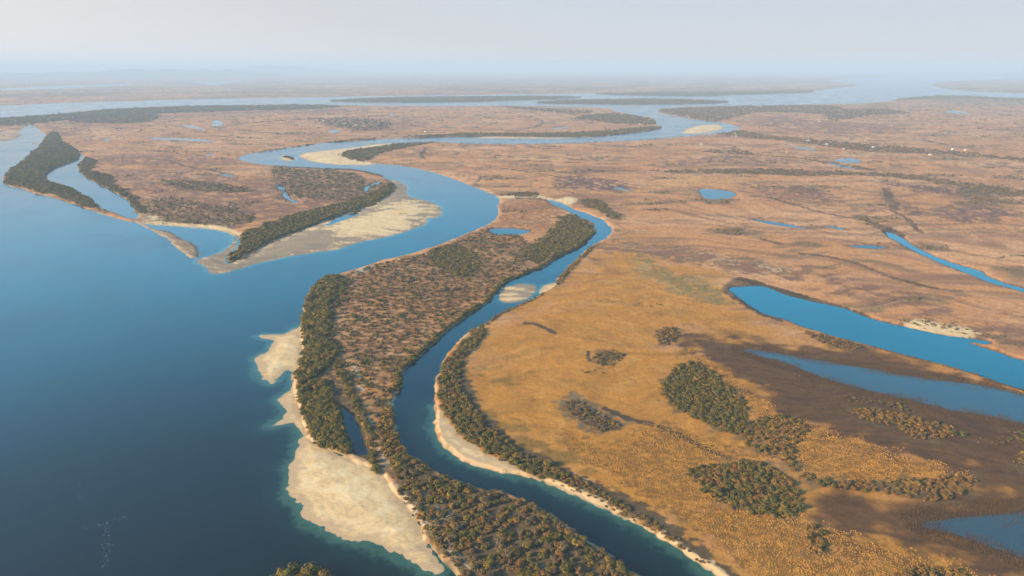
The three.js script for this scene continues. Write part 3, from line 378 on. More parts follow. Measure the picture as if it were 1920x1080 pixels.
// ------------------------------------------------------------------ ground colours (linear, of the matter itself)
const INK = {
  gold: [0.37, 0.172, 0.034], marsh: [0.100, 0.053, 0.025], olive: [0.19, 0.138, 0.05], greyscrub: [0.16, 0.115, 0.065], chalk: [0.46, 0.40, 0.31], purple: [0.105, 0.062, 0.056], heath: [0.185, 0.098, 0.062],
  mud: [0.055, 0.042, 0.030], rust: [0.25, 0.115, 0.048], scrubfloor: [0.085, 0.060, 0.034], ditch: [0.05, 0.042, 0.026], brightgrass: [0.46, 0.25, 0.085], mudflat: [0.21, 0.165, 0.125], tan: [0.40, 0.30, 0.20], tussock: [0.185, 0.096, 0.026], olivegold: [0.205, 0.118, 0.030],
};
const mixTo = (c, t, f) => { c[0] += (t[0] - c[0]) * f; c[1] += (t[1] - c[1]) * f; c[2] += (t[2] - c[2]) * f; };
const SAND = [0.57, 0.42, 0.225], SAND_DAMP = [0.39, 0.28, 0.17], SAND_PALE = [0.63, 0.495, 0.30], SILT = [0.10, 0.095, 0.075];
const GRASS_A = [0.43, 0.210, 0.085], GRASS_B = [0.50, 0.285, 0.145], GRASS_C = [0.23, 0.105, 0.05], GRASS_D = [0.155, 0.115, 0.06], SCRUB = [0.12, 0.095, 0.055], HEATH = [0.185, 0.098, 0.058], GOLD_DARK = [0.19, 0.095, 0.026], GOLD_PALE = [0.42, 0.215, 0.055], PEAT = [0.062, 0.036, 0.021], BRUSH = [0.100, 0.076, 0.043];
function groundColour(x, z, s, c) {
  const wx = x + 22 * n2(x / 160, z / 160), wz = z + 22 * m2(x / 160, z / 160);
  const big = fbm(wx / 420, wz / 260, 3), mid = fbm(wx / 95, wz / 38, 3), fine = fbm(x / 11, z / 9, 3), grit = m2(x / 2.3, z / 2.1);
  c[0] = GRASS_A[0]; c[1] = GRASS_A[1]; c[2] = GRASS_A[2];
  mixTo(c, GRASS_B, smoothstep(big + 0.6 * mid, -0.25, 0.5));
  mixTo(c, GRASS_C, 0.65 * smoothstep(mid + 0.5 * fine, 0.04, 0.5));
  mixTo(c, HEATH, 0.55 * smoothstep(fbm(wx / 300 - 60, wz / 130 + 31, 4) + 0.3 * mid, 0.1, 0.42));
  mixTo(c, GRASS_D, 0.8 * smoothstep(fbm(wx / 150 + 40, wz / 48 - 20, 4), 0.2, 0.5));
  mixTo(c, SCRUB, 0.75 * smoothstep(fbm(x / 210, z / 120, 4), 0.30, 0.46));
  const remote = smoothstep(Math.hypot(x, z), 3000, 6500); if (remote > 0) mixTo(c, SCRUB, 0.85 * remote * smoothstep(fbm(x / 1500 + 5, z / 700, 4), -0.12, 0.2));
  for (const p of patches) {
    const reach = p.soft * 3, d = p.sd(x, z, reach);
    if (d >= reach) continue;
    const q = -d + p.soft * 2 * p.brk * (fbm(x / (p.soft * 2.2) + 9, z / (p.soft * 1.5), 3) * 1.6);
    const wide = p.key === 'marsh' || p.key === 'gold' ? 1 : 0.35; let f = smoothstep(q, -p.soft * wide, p.soft * wide);
    if (p.brk > 0.4 && p.key !== 'gold' && p.key !== 'marsh') f *= smoothstep(fbm(x / (p.soft * 1.3), z / (p.soft * 0.8) + 5, 3) + 0.9 - p.brk, -0.1, 0.3);
    mixTo(c, INK[p.key], f);
    if (p.key === 'marsh' && f > 0) mixTo(c, PEAT, 0.75 * f * smoothstep(fbm(wx / 40 + 3, wz / 9, 4) + 0.2 * fine, -0.05, 0.35));
    if (p.key === 'gold' && f > 0) { mixTo(c, GOLD_DARK, 0.4 * f * smoothstep(fbm(wx / 46 + 70, wz / 30, 4) + 0.25 * fine, 0.02, 0.42)); mixTo(c, GOLD_PALE, 0.6 * f * smoothstep(fbm(wx / 33 - 30, wz / 20 + 9, 4), 0.12, 0.45)); }
  }
  for (const o of zones) {                                    // leaf litter and low brush under the thickets
    const gap = ZONE[o.name][0], soft = gap * 2.2, d = o.sd(x, z, soft * 2.5); if (d >= soft * 2.5) continue;
    mixTo(c, BRUSH, (o.name === 'island_scrub' ? 0.3 : gap > 6 ? 0.3 : 0.8) * smoothstep(-d + soft * 2.2 * fbm(x / (gap * 7) + 5, z / (gap * 5), 3), -soft * 0.7, soft * 0.9) * (1 - 0.62 * ZONE[o.name][3] * smoothstep(fbm(x / (gap * 6), z / (gap * 3.5) + 21, 3), -0.15, 0.25)));
  }
  for (const l of lines) {
    const reach = l.w * 2.2, d = l.sd(x, z, reach);
    if (d < reach) mixTo(c, INK.mud, 0.92 * smoothstep(-d + l.w * 0.25 + l.w * 0.5 * n2(x / (l.w * 4), z / (l.w * 3)), -l.w, -l.w * 0.35));
  }
  const far1 = smoothstep(Math.hypot(x, z), 450, 800);
  if (far1 > 0) { const lx = x * 0.97 + z * 0.25, lz = z * 0.97 - x * 0.25 + 75 * n2(x / 520, z / 430) + 22 * m2(x / 150, z / 130), scar = fbm(lx / 240 + 17, lz / 13, 3), scar2 = fbm(lx / 700 - 9, lz / 46, 3); mixTo(c, GRASS_C, 0.34 * far1 * smoothstep(scar, 0.12, 0.42)); mixTo(c, GRASS_B, 0.36 * far1 * smoothstep(-scar, 0.1, 0.4)); mixTo(c, HEATH, 0.6 * far1 * smoothstep(scar2, 0.12, 0.4)); }
  const v = 1 + 0.22 * fine + 0.15 * grit + 0.12 * mid + 0.10 * m2(x / 5.1, z / 4.3); c[0] *= v; c[1] *= v * (1 + 0.03 * fine); c[2] *= v;
  if (s.land < 5) {                                           // bare earth and sand along the water's edge
    const bare = smoothstep(2.4 + 1.6 * n2(x / 17, z / 17) - s.land, -0.6, 0.6) * smoothstep(n2(x / 45 + 3, z / 45), 0.0, 0.5);
    mixTo(c, SAND_DAMP, 0.65 * bare);
  }
  if (s.land < -0.2) mixTo(c, SILT, smoothstep(-s.land, 0.2, 1.6));
  if (s.pond < 2) { mixTo(c, INK.mud, 0.8 * smoothstep(2 - s.pond + 0.8 * fine, 0, 1.5)); }
  const edge = s.sand + 1.2 * n2(x / 5, z / 5);
  if (edge > -60) {
    const ripple = fbm(wx / 7 + 3, wz / 2.6, 3), streak = fbm(wx / 34, wz / 13, 3), sc = [SAND[0], SAND[1], SAND[2]];
    mixTo(sc, SAND_PALE, 0.9 * smoothstep(streak, -0.2, 0.45));
    mixTo(sc, SAND_DAMP, 0.6 * smoothstep(-streak * 0.6 + ripple * 0.9, 0.10, 0.45));
    if (s.sand < 16) mixTo(sc, SAND_DAMP, 0.85 * smoothstep(5.5 - s.sand + 7.0 * streak + 2.4 * ripple, -1.5, 3.5));      // the wet rim, with its own ragged outline
    const big2 = sands[s.sandAt]?.name; if (big2 === 'west_bar' || big2 === 'channel_bar') mixTo(sc, INK.mudflat, 0.85 * smoothstep(fbm(wx / 60, wz / 26 + 8, 4) - 0.010 * s.sand + 0.1, -0.1, 0.16));
    const sv = 1 + 0.10 * ripple + 0.05 * grit; for (let k = 0; k < 3; k++) sc[k] *= sv;
    for (const p of patches) if (p.key === 'mudflat' && s.sand > 0) { const d = p.sd(x, z, 30); if (d < 30) mixTo(sc, INK.mudflat, 0.85 * smoothstep(-d + 26 * streak + 9 * ripple, -4, 5)); }
    mixTo(c, sc, edge > 0 ? smoothstep(edge, 0, 1.2) : s.land < 0 ? smoothstep(-edge, 38, 8) : 0);
    if (s.land < 0 && edge > -8) mixTo(c, sc, smoothstep(edge, -8, -2));
  }
  for (let k = 0; k < 3; k++) c[k] = clamp(c[k], 0.012, 0.75);
}

// ------------------------------------------------------------------ textures: only grain
function noiseTexture(size, fn, normal) {
  const data = new Uint8Array(size * size * 4);
  for (let j = 0; j < size; j++) for (let i = 0; i < size; i++) { const v = fn(i / size, j / size), o = (j * size + i) * 4; for (let k = 0; k < 3; k++) data[o + k] = clamp(Math.round(v[k] * 255), 0, 255); data[o + 3] = 255; }
  const t = new THREE.DataTexture(data, size, size); t.wrapS = t.wrapT = THREE.RepeatWrapping; t.magFilter = THREE.LinearFilter; t.needsUpdate = true; return t;
}
const torus = (u, v, f, q = 0) => {                          // noise that tiles
  const a = n2(u * f + q, v * f), b = n2((u - 1) * f + q, v * f), c = n2(u * f + q, (v - 1) * f), d = n2((u - 1) * f + q, (v - 1) * f);
  return lerp(lerp(a, b, u), lerp(c, d, u), v);
};
const grain = noiseTexture(512, (u, v) => { const g = 0.80 + 0.09 * torus(u, v, 30) + 0.11 * torus(u, v, 75, 5) + 0.10 * torus(u, v, 160, 9); return [g, g, g]; });
const ripples = (() => {
  const N = 512, h = new Float32Array(N * N), data = new Uint8Array(N * N * 4);
  for (let j = 0; j < N; j++) for (let i = 0; i < N; i++) { const u = i / N, v = j / N; h[j * N + i] = 0.5 * torus(u, v, 14) + 0.3 * torus(u, v, 31, 4) + 0.2 * torus(u, v, 66, 8); }
  for (let j = 0; j < N; j++) for (let i = 0; i < N; i++) {
    const dx = h[j * N + (i + 1) % N] - h[j * N + (i + N - 1) % N], dy = h[((j + 1) % N) * N + i] - h[((j + N - 1) % N) * N + i], o = (j * N + i) * 4, k = 1 / Math.hypot(dx, dy, 1);
    data[o] = 127.5 - 127.5 * dx * k; data[o + 1] = 127.5 - 127.5 * dy * k; data[o + 2] = 127.5 + 127.5 * k; data[o + 3] = 255;
  }
  const t = new THREE.DataTexture(data, N, N); t.wrapS = t.wrapT = THREE.RepeatWrapping; t.magFilter = THREE.LinearFilter; t.needsUpdate = true; return t;
})();

const windPatches = noiseTexture(256, (u, v) => { const g = 0.45 + 0.35 * torus(u, v * 1, 3, 2) + 0.2 * torus(u, v, 9, 6) + 0.12 * torus(u, v, 22, 1); return [g, g, g]; });
windPatches.repeat.set(26 / 420, 26 / 420);
const groundMat = new THREE.MeshPhysicalMaterial({ name: 'dry grass and earth', vertexColors: true, map: grain, roughness: 1, specularIntensity: 0.12 });
groundMat.color.setRGB(1.22, 1.22, 1.22);
const sandMat = new THREE.MeshPhysicalMaterial({ name: 'river sand', vertexColors: true, map: grain, roughness: 0.95, specularIntensity: 0.2 });
sandMat.color.setRGB(1.22, 1.22, 1.22);
const waterLook = (name, rgb, turbid) => new THREE.MeshPhysicalMaterial({ name, color: new THREE.Color().setRGB(...rgb), roughness: 0.26, roughnessMap: windPatches, ior: 1.333, transmission: turbid, thickness: 1, attenuationColor: new THREE.Color().setRGB(0.40, 0.35, 0.28), attenuationDistance: 0.5, normalMap: ripples, normalScale: new THREE.Vector2(0.2, 0.2) });
const riverMat = waterLook('river water', [0.12, 0.50, 0.62], 0.982);
const pondMat = waterLook('still water', [0.02, 0.36, 0.58], 0.78), floodMat = waterLook('marsh water', [0.12, 0.22, 0.29], 0.74);

function tag(o, name, label, category, group, kind) { o.name = name; if (label) o.userData.label = label; if (category) o.userData.category = category; if (group) o.userData.group = group; if (kind) o.userData.kind = kind; return o; }
const shade = (o) => { o.traverse((q) => { if (q.isMesh) { q.castShadow = true; q.receiveShadow = true; } }); return o; };
const used = {};
const numbered = (n) => { const k = used[n] = (used[n] ?? -1) + 1; return k ? `${n}_${String(k).padStart(3, '0')}` : n; };

// ------------------------------------------------------------------ the ground: one sheet out to the horizon, finer where it lies nearer
const rows = [], cols = [];
for (let a = 72; a > 48; a -= 1.2) rows.push(a);
for (let a = 48; a > 6; a -= 0.078) rows.push(a);
for (let a = 6; a > 1; a -= 0.045) rows.push(a);
for (let a = 1; a > 0.17; a -= 0.03) rows.push(a);
for (let a = -180; a < -55; a += 5) cols.push(a);
for (let a = -55; a < -43; a += 0.3) cols.push(a);
for (let a = -43; a < 43; a += 0.076) cols.push(a);
for (let a = 43; a < 55; a += 0.3) cols.push(a);
for (let a = 55; a < 180; a += 5) cols.push(a);
cols.push(180);
const R = rows.map((a) => EYE / Math.tan(a * Math.PI / 180)), NC = cols.length, NR = R.length, NV = NC * NR;
const pos = new Float32Array(NV * 3), col = new Float32Array(NV * 3), wet = new Uint8Array(NV), bar = new Int16Array(NV).fill(-1);
{
  const c = [0, 0, 0];
  for (let j = 0; j < NR; j++) {
    const cell = Math.max(0.3, (R[Math.min(j + 1, NR - 1)] - R[Math.max(j - 1, 0)]) / 2);
    for (let i = 0; i < NC; i++) {
      const a = cols[i] * Math.PI / 180, x = R[j] * Math.sin(a), z = -R[j] * Math.cos(a), k = j * NC + i, s = survey(x, z, cell);
      pos[3 * k] = x; pos[3 * k + 1] = s.h; pos[3 * k + 2] = z;
      wet[k] = s.h < 0.05 ? 1 : 0;
      if (s.sand > -0.5 && s.land < 3.5) bar[k] = s.sandAt;
      groundColour(x, z, s, c); col[3 * k] = c[0]; col[3 * k + 1] = c[1]; col[3 * k + 2] = c[2];
    }
  }
}
console.log('ground', NC, NR, NV);
const full = new THREE.BufferGeometry();
{
  const idx = new Uint32Array((NC - 1) * (NR - 1) * 6); let q = 0;
  for (let j = 0; j < NR - 1; j++) for (let i = 0; i < NC - 1; i++) { const a = j * NC + i, b = a + 1, c = a + NC, d = c + 1; idx[q++] = a; idx[q++] = b; idx[q++] = c; idx[q++] = b; idx[q++] = d; idx[q++] = c; }
  full.setAttribute('position', new THREE.BufferAttribute(pos, 3)); full.setIndex(new THREE.BufferAttribute(idx, 1)); full.computeVertexNormals();
}
const nrm = full.attributes.normal.array;
if (nrm[3 * (NC * 300 + 900) + 1] < 0) console.log('normals point down');
const byPart = new Map();
{
  const idx = full.index.array;
  for (let t = 0; t < idx.length; t += 3) { const k = Math.max(bar[idx[t]], bar[idx[t + 1]], bar[idx[t + 2]]); if (!byPart.has(k)) byPart.set(k, []); byPart.get(k).push(idx[t], idx[t + 1], idx[t + 2]); }
}
function cutOut(list) {
  const map = new Map(), p = [], n = [], c = [], uv = [], out = new Uint32Array(list.length);
  for (let i = 0; i < list.length; i++) { const v = list[i]; let k = map.get(v); if (k === undefined) { k = map.size; map.set(v, k); p.push(pos[3 * v], pos[3 * v + 1], pos[3 * v + 2]); n.push(nrm[3 * v], nrm[3 * v + 1], nrm[3 * v + 2]); c.push(col[3 * v], col[3 * v + 1], col[3 * v + 2]); uv.push(pos[3 * v] / 40, pos[3 * v + 2] / 40); } out[i] = k; }
  const g = new THREE.BufferGeometry();
  g.setAttribute('position', new THREE.Float32BufferAttribute(p, 3)); g.setAttribute('normal', new THREE.Float32BufferAttribute(n, 3)); g.setAttribute('color', new THREE.Float32BufferAttribute(c, 3)); g.setAttribute('uv', new THREE.Float32BufferAttribute(uv, 2)); g.setIndex(new THREE.BufferAttribute(out, 1));
  return g;
}
const SAND_LABEL = {
  west_bar: 'broad pale sandbar with grey mudflats below the wooded point across the river', north_bar: 'tan point bar inside the upper bend of the winding channel', channel_islet: 'tiny sand islet with a bush in the upper channel', bend_bar: 'pale oval sandbar in the far river bend', strand: 'thin sand strand along the far wooded shore',
  wing_bar: 'wing-shaped rippled sandbar reaching into the river from the island', wing_bar_2: 'small rippled sand spit between the two larger sandbars', big_bar: 'large bright beach sandbar at the near tip of the island', strand_2: 'curved sand beach on the outer bank of the narrow channel', strand_3: 'thin sandy foot of the bank along the narrow channel', channel_bar: 'oval sandbar lying in the narrow channel', channel_bar_2: 'small sand tongue beside the oval channel sandbar', neck: 'dry sand neck closing the upper end of the narrow channel', pond_beach: 'white sand patch on the far shore of the blue oxbow lake', lagoon_beach: 'pale sand rim of the lagoon on the west point',
};
for (const [k, list] of byPart) {
  const o = new THREE.Mesh(cutOut(list), k < 0 ? groundMat : sandMat);
  tag(o, k < 0 ? 'ground' : numbered('sandbar'), k < 0 ? 'flat floodplain of dry orange grass with banks and river bed' : SAND_LABEL[sands[k].name], undefined, undefined, 'structure');
  shade(o); scene.add(o);
}

// ------------------------------------------------------------------ water
{
  const step = 4, list = [], vert = [], id = new Map();
  const V = (j, i) => { const k = j * NC + i; if (!id.has(k)) { id.set(k, vert.length / 3); vert.push(pos[3 * k], 0, pos[3 * k + 2]); } return id.get(k); };
  const J = [], I = [];
  for (let j = 0; j < NR - 1; j += step) J.push(j); J.push(NR - 1);
  for (let i = 0; i < NC - 1; i += step) I.push(i); I.push(NC - 1);
  for (let a = 0; a < J.length - 1; a++) for (let b = 0; b < I.length - 1; b++) {
    let any = false;
    for (let j = J[a]; j <= J[a + 1] && !any; j++) for (let i = I[b]; i <= I[b + 1]; i++) if (wet[j * NC + i]) { any = true; break; }
    if (!any) continue;
    const p = V(J[a], I[b]), q = V(J[a], I[b + 1]), r = V(J[a + 1], I[b]), s = V(J[a + 1], I[b + 1]);
    list.push(p, q, r, q, s, r);
  }
  const g = new THREE.BufferGeometry(); g.setAttribute('position', new THREE.Float32BufferAttribute(vert, 3)); g.setIndex(list);
  const n = new Float32Array(vert.length), uv = new Float32Array(vert.length / 3 * 2);
  for (let i = 0; i < vert.length / 3; i++) { n[3 * i + 1] = 1; uv[2 * i] = vert[3 * i] / 26; uv[2 * i + 1] = vert[3 * i + 2] / 26; }
  g.setAttribute('normal', new THREE.BufferAttribute(n, 3)); g.setAttribute('uv', new THREE.BufferAttribute(uv, 2));
  scene.add(shade(tag(new THREE.Mesh(g, riverMat), 'river', 'wide blue river with its side channels', undefined, undefined, 'structure')));
}
for (const p of ponds) {
  const N = p.p.length / 2, pts = []; let area = 0;
  for (let i = 0; i < N; i++) { const j = (i + 1) % N; area += p.p[2 * i] * p.p[2 * j + 1] - p.p[2 * j] * p.p[2 * i + 1]; }
  const sgn = area > 0 ? 1 : -1, cx = (p.box[0] + p.box[2]) / 2, cz = (p.box[1] + p.box[3]) / 2, grow = p.flood ? 6 : Math.max(2.2, 0.55 * cellAt(Math.hypot(cx, cz)));
  for (let i = 0; i < N; i++) {
    const a = (i + N - 1) % N, b = (i + 1) % N, dx = p.p[2 * b] - p.p[2 * a], dz = p.p[2 * b + 1] - p.p[2 * a + 1], L = Math.hypot(dx, dz) || 1;
    pts.push(new THREE.Vector2(p.p[2 * i] + sgn * dz / L * grow, p.p[2 * i + 1] - sgn * dx / L * grow));
  }
  const tri = THREE.ShapeUtils.triangulateShape(pts, []), v = new Float32Array(N * 3), n = new Float32Array(N * 3), uv = new Float32Array(N * 2), idx = [];
  for (let i = 0; i < N; i++) { v[3 * i] = pts[i].x; v[3 * i + 1] = p.level; v[3 * i + 2] = pts[i].y; n[3 * i + 1] = 1; uv[2 * i] = pts[i].x / 26; uv[2 * i + 1] = pts[i].y / 26; }
  for (const [a, b, c] of tri) { const up = (pts[b].y - pts[a].y) * (pts[c].x - pts[a].x) - (pts[b].x - pts[a].x) * (pts[c].y - pts[a].y); up > 0 ? idx.push(a, b, c) : idx.push(a, c, b); }
  const g = new THREE.BufferGeometry(); g.setAttribute('position', new THREE.BufferAttribute(v, 3)); g.setAttribute('normal', new THREE.BufferAttribute(n, 3)); g.setAttribute('uv', new THREE.BufferAttribute(uv, 2)); g.setIndex(idx);
  const word = p.name.includes('lake') ? 'lake' : p.name.includes('creek') ? 'creek' : p.name.includes('ditch') ? 'ditch_water' : p.flood ? 'flooded_marsh' : 'pond';
  scene.add(shade(tag(new THREE.Mesh(g, p.flood ? floodMat : p.name === 'oxbow_lake' || p.name === 'creek' ? pondMat : riverMat), numbered(word), undefined, undefined, undefined, 'structure')));
}
console.log('water');

// ------------------------------------------------------------------ far hills on the left
{
  const ridge = (name, label, A, B, depth, top) => {
    const NX = 160, NY = 26, v = [], c = [], idx = [];
    for (let j = 0; j <= NY; j++) for (let i = 0; i <= NX; i++) {
      const s = i / NX, t = j / NY, x = lerp(A[0], B[0], s), z = lerp(A[1], B[1], s) - t * depth, e = Math.sin(Math.PI * Math.min(1, t * 1.02));
      const crest = top(s) * (0.85 + 0.15 * n2(s * 30, t * 2)) + 12 * n2(s * 70, t * 6);
      const y = Math.max(-2, e * crest * (0.8 + 0.35 * fbm(s * 14, t * 3 + 2, 3)) - 2); v.push(x, y, z);
      const f = 0.5 + 0.5 * fbm(x / 500, z / 500, 3), k = [0.075, 0.075, 0.035]; mixTo(k, [0.17, 0.115, 0.06], smoothstep(f, 0.45, 0.75)); c.push(...k);
    }
    for (let j = 0; j < NY; j++) for (let i = 0; i < NX; i++) { const a = j * (NX + 1) + i; idx.push(a, a + 1, a + NX + 1, a + 1, a + NX + 2, a + NX + 1); }
    const g = new THREE.BufferGeometry(); g.setAttribute('position', new THREE.Float32BufferAttribute(v, 3)); g.setAttribute('color', new THREE.Float32BufferAttribute(c, 3)); g.setIndex(idx); g.computeVertexNormals();
    scene.add(shade(tag(new THREE.Mesh(g, new THREE.MeshStandardMaterial({ name: 'wooded slope', vertexColors: true, roughness: 1 })), name, label, undefined, undefined, 'structure')));
  };
  ridge('hills', 'low wooded hills along the left horizon', [-16500, -12500], [-5000, -16500], 4000, (s) => 150 + 90 * Math.exp(-(((s - 0.72) / 0.12) ** 2)) + 25 * n2(s * 5, 3) - 175 * smoothstep(s, 0.82, 1));
  ridge('hills_001', 'faint higher mountain behind the low hills', [-13500, -20000], [-4000, -24500], 4000, (s) => 60 + 300 * Math.exp(-(((s - 0.58) / 0.2) ** 2)) * (1 + 0.12 * n2(s * 9, 8)) - 60 * smoothstep(s, 0.85, 1));
}

// ------------------------------------------------------------------ bushes and trees
function crownGeometry(kind, count, s0) {
  // leaf clumps spread through several lobes of the crown, each a small bent face turned outwards
  seed = s0; const v = [], n = [], c = [], idx = [], lobes = [];
  const NL = kind === 'tall' ? 6 : 5;
  for (let i = 0; i < NL; i++) { const a = i / NL * 6.28 + rnd(), q = 0.1 + 0.28 * rnd(); lobes.push(kind === 'tall' ? [q * 0.55 * Math.cos(a), 0.35 + 0.5 * i / NL, q * 0.55 * Math.sin(a), 0.17 + 0.08 * rnd(), 0.22] : [q * Math.cos(a), 0.42 + 0.26 * rnd(), q * Math.sin(a), 0.24 + 0.1 * rnd(), 0.26 + 0.08 * rnd()]); }
  const d = new THREE.Vector3(), t = new THREE.Vector3(), b = new THREE.Vector3(), p = new THREE.Vector3(), m = new THREE.Vector3();
  for (let i = 0; i < count; i++) {
    const L = lobes[Math.floor(rnd() * NL)], u = 2 * rnd() - 1, ph = rnd() * 6.283, q = Math.sqrt(1 - u * u), rr = 0.72 + 0.34 * rnd();
    d.set(q * Math.cos(ph), u, q * Math.sin(ph)); p.set(L[0] + d.x * L[3] * rr, L[1] + d.y * L[4] * rr, L[2] + d.z * L[3] * rr);
    if (p.y < 0.06) p.y = 0.06 + 0.1 * rnd();
    m.set(d.x + rnd() - 0.5, d.y + 0.35 + rnd() - 0.5, d.z + rnd() - 0.5).normalize();
    t.set(rnd() - 0.5, rnd() - 0.5, rnd() - 0.5).cross(m).normalize(); b.crossVectors(m, t);
    const size = (0.075 + 0.065 * rnd()) * Math.sqrt(150 / count) * (kind === 'tall' ? 0.8 : 1), k = v.length / 3, tint = 0.82 + 0.36 * rnd();
    for (const [e, f, g] of [[-1, -0.5, -0.25], [0.2, -1, 0.1], [1, 0.35, -0.25], [-0.25, 1, 0.05]]) { v.push(p.x + size * (e * t.x + f * b.x + g * m.x), p.y + size * (e * t.y + f * b.y + g * m.y), p.z + size * (e * t.z + f * b.z + g * m.z)); n.push(m.x * 0.5 + d.x * 0.5, m.y * 0.5 + d.y * 0.5 + 0.1, m.z * 0.5 + d.z * 0.5); c.push(tint, tint * (0.96 + 0.08 * rnd()), tint); }
    idx.push(k, k + 1, k + 2, k, k + 2, k + 3);
  }
  const g = new THREE.BufferGeometry(); g.setAttribute('position', new THREE.Float32BufferAttribute(v, 3)); g.setAttribute('normal', new THREE.Float32BufferAttribute(n, 3)); g.setAttribute('color', new THREE.Float32BufferAttribute(c, 3)); g.setIndex(idx); g.normalizeNormals();
  return g;
}
function trunkGeometry(kind, s0) {
  seed = s0; const stems = [], NS = kind === 'tall' ? 1 : 4;
  const stem = (ax, az, bx, by, bz, r0, r1) => { const len = Math.hypot(bx - ax, by, bz - az), g = new THREE.CylinderGeometry(r1, r0, len, 5, 1, true); g.translate(0, len / 2, 0); g.applyQuaternion(new THREE.Quaternion().setFromUnitVectors(new THREE.Vector3(0, 1, 0), new THREE.Vector3(bx - ax, by, bz - az).normalize())); g.translate(ax, -0.02, az); stems.push(g); };
  for (let i = 0; i < NS; i++) { const a = i / NS * 6.28 + rnd(), q = kind === 'tall' ? 0.03 : 0.1 + 0.2 * rnd(); stem(0.02 * Math.cos(a), 0.02 * Math.sin(a), q * Math.cos(a), kind === 'tall' ? 0.85 : 0.45 + 0.2 * rnd(), q * Math.sin(a), 0.028, 0.01); }
  if (kind === 'tall') for (let i = 0; i < 4; i++) { const a = i * 1.6 + rnd(), g = new THREE.CylinderGeometry(0.005, 0.012, 0.25, 4, 1, true); g.translate(0, 0.12, 0); g.rotateZ(-0.8); g.rotateY(a); g.translate(0, 0.3 + 0.12 * i, 0); stems.push(g); }
  return mergeGeometries(stems);
}
const KIND = {                                                // linear leaf colours
  willow: { word: 'willow_bush', cols: [[0.120, 0.100, 0.026], [0.150, 0.113, 0.028], [0.094, 0.088, 0.028], [0.180, 0.128, 0.030]] },
  autumn: { word: 'autumn_bush', cols: [[0.235, 0.130, 0.034], [0.205, 0.102, 0.032], [0.260, 0.155, 0.036], [0.180, 0.102, 0.038]] },
  dull: { word: 'bare_bush', cols: [[0.145, 0.102, 0.056], [0.125, 0.090, 0.054], [0.165, 0.112, 0.054]] },
  red: { word: 'red_bush', cols: [[0.20, 0.032, 0.026], [0.16, 0.030, 0.028]] },
  yellow: { word: 'yellow_sapling', cols: [[0.36, 0.24, 0.03], [0.30, 0.21, 0.035]] },
};
const shape = { bush: [1, 2, 3, 4, 5].map((k) => crownGeometry('bush', 300, 100 + k)), far: [1, 2, 3].map((k) => crownGeometry('bush', 70, 300 + k)), tall: [1, 2, 3].map((k) => crownGeometry('tall', 200, 200 + k)) };
const stemShape = { bush: [1, 2, 3].map((k) => trunkGeometry('bush', 400 + k)), tall: [1, 2].map((k) => trunkGeometry('tall', 500 + k)) };
const barkMat = new THREE.MeshStandardMaterial({ name: 'bark', color: new THREE.Color().setRGB(0.11, 0.085, 0.06), roughness: 0.95 });
const leafMat = (rgb, name) => new THREE.MeshPhysicalMaterial({ name, color: new THREE.Color().setRGB(...rgb), vertexColors: true, roughness: 0.9, specularIntensity: 0.2, side: THREE.DoubleSide });
for (const k in KIND) KIND[k].mats = KIND[k].cols.map((c) => leafMat(c, k + ' leaves'));
const instMat = leafMat([1, 1, 1], 'scrub leaves');

const stands = [];                                            // every bush: place, size, kind
const inFrame = (x, y, z) => { const v = new THREE.Vector3(x, y, z).project(camera); return Math.abs(v.x) < 1.02 && Math.abs(v.y) < 1.02 && v.z < 1; };
seed = 777;
function plant(o, inside) {
  const spec = ZONE[o.name]; if (!spec) { console.log('no zone', o.name); return; }
  const gap = spec[0] * (spec[0] < 5 ? 0.68 : 0.85), size = spec[1].map((q, i) => q * (spec[0] < 5 ? (i ? 0.58 : 0.42) : i ? 0.62 : 0.46)), [, , mix, open, words] = spec, total = Object.values(mix).reduce((a, b) => a + b, 0), B = o.box;
  for (let x = B[0] - gap; x < B[2] + gap; x += gap) for (let z = B[1] - gap; z < B[3] + gap; z += gap) {
    const px = x + (rnd() - 0.5) * gap * 1.1, pz = z + (rnd() - 0.5) * gap * 1.1, u1 = rnd(), u2 = rnd(), u3 = rnd();
    if (!inside(px, pz)) continue;
    if (open > 0 && fbm(px / (gap * 5), pz / (gap * 3.2), 3) * 0.9 + 0.5 + (u3 - 0.5) * 0.35 < open) continue;
    const h = heightAt(px, pz); if (h < 0.12) continue;
    let w = clamp(0.5 + 0.75 * fbm(px / 16 + 11, pz / 12, 2) + 0.5 * (u1 - 0.5), 0, 0.999) * total, kind; if (mix.red && u1 > 0.985) w = total - 0.4; if (mix.yellow && u1 < 0.006) w = total - 0.05; for (kind in mix) if ((w -= mix[kind]) <= 0) break;
    const s = lerp(size[0], size[1], u2 * u2 * 0.5 + u2 * 0.5) * (u3 > 0.93 ? 1.4 : u3 < 0.2 ? 0.7 : 1) * (kind === 'red' ? 0.5 : kind === 'yellow' ? 0.8 : 1);
    stands.push({ x: px, z: pz, y: h, s, kind, zone: o.name, words, r: Math.hypot(px, pz) });
  }
}
for (const o of zones) { const gap = ZONE[o.name]?.[0] ?? 4, near = gap < 3.5, amp = near ? 1.6 : gap * 1.5, len = near ? 7 : gap * 7; plant(o, (x, z) => o.sd(x, z, amp * 4) + amp * (n2(x / len, z / len) + 0.6 * n2(x / len * 2.7, z / len * 2.7)) < -0.3); }
for (const [name, [w, p]] of Object.entries(PLAN.belt)) { const o = Object.assign(new Outline(p, false), { name }); o.box = [o.box[0] - w, o.box[1] - w, o.box[2] + w, o.box[3] + w]; plant(o, (x, z) => o.sd(x, z, w * 2) < w * (0.5 + 0.18 * n2(x / 12, z / 12))); }
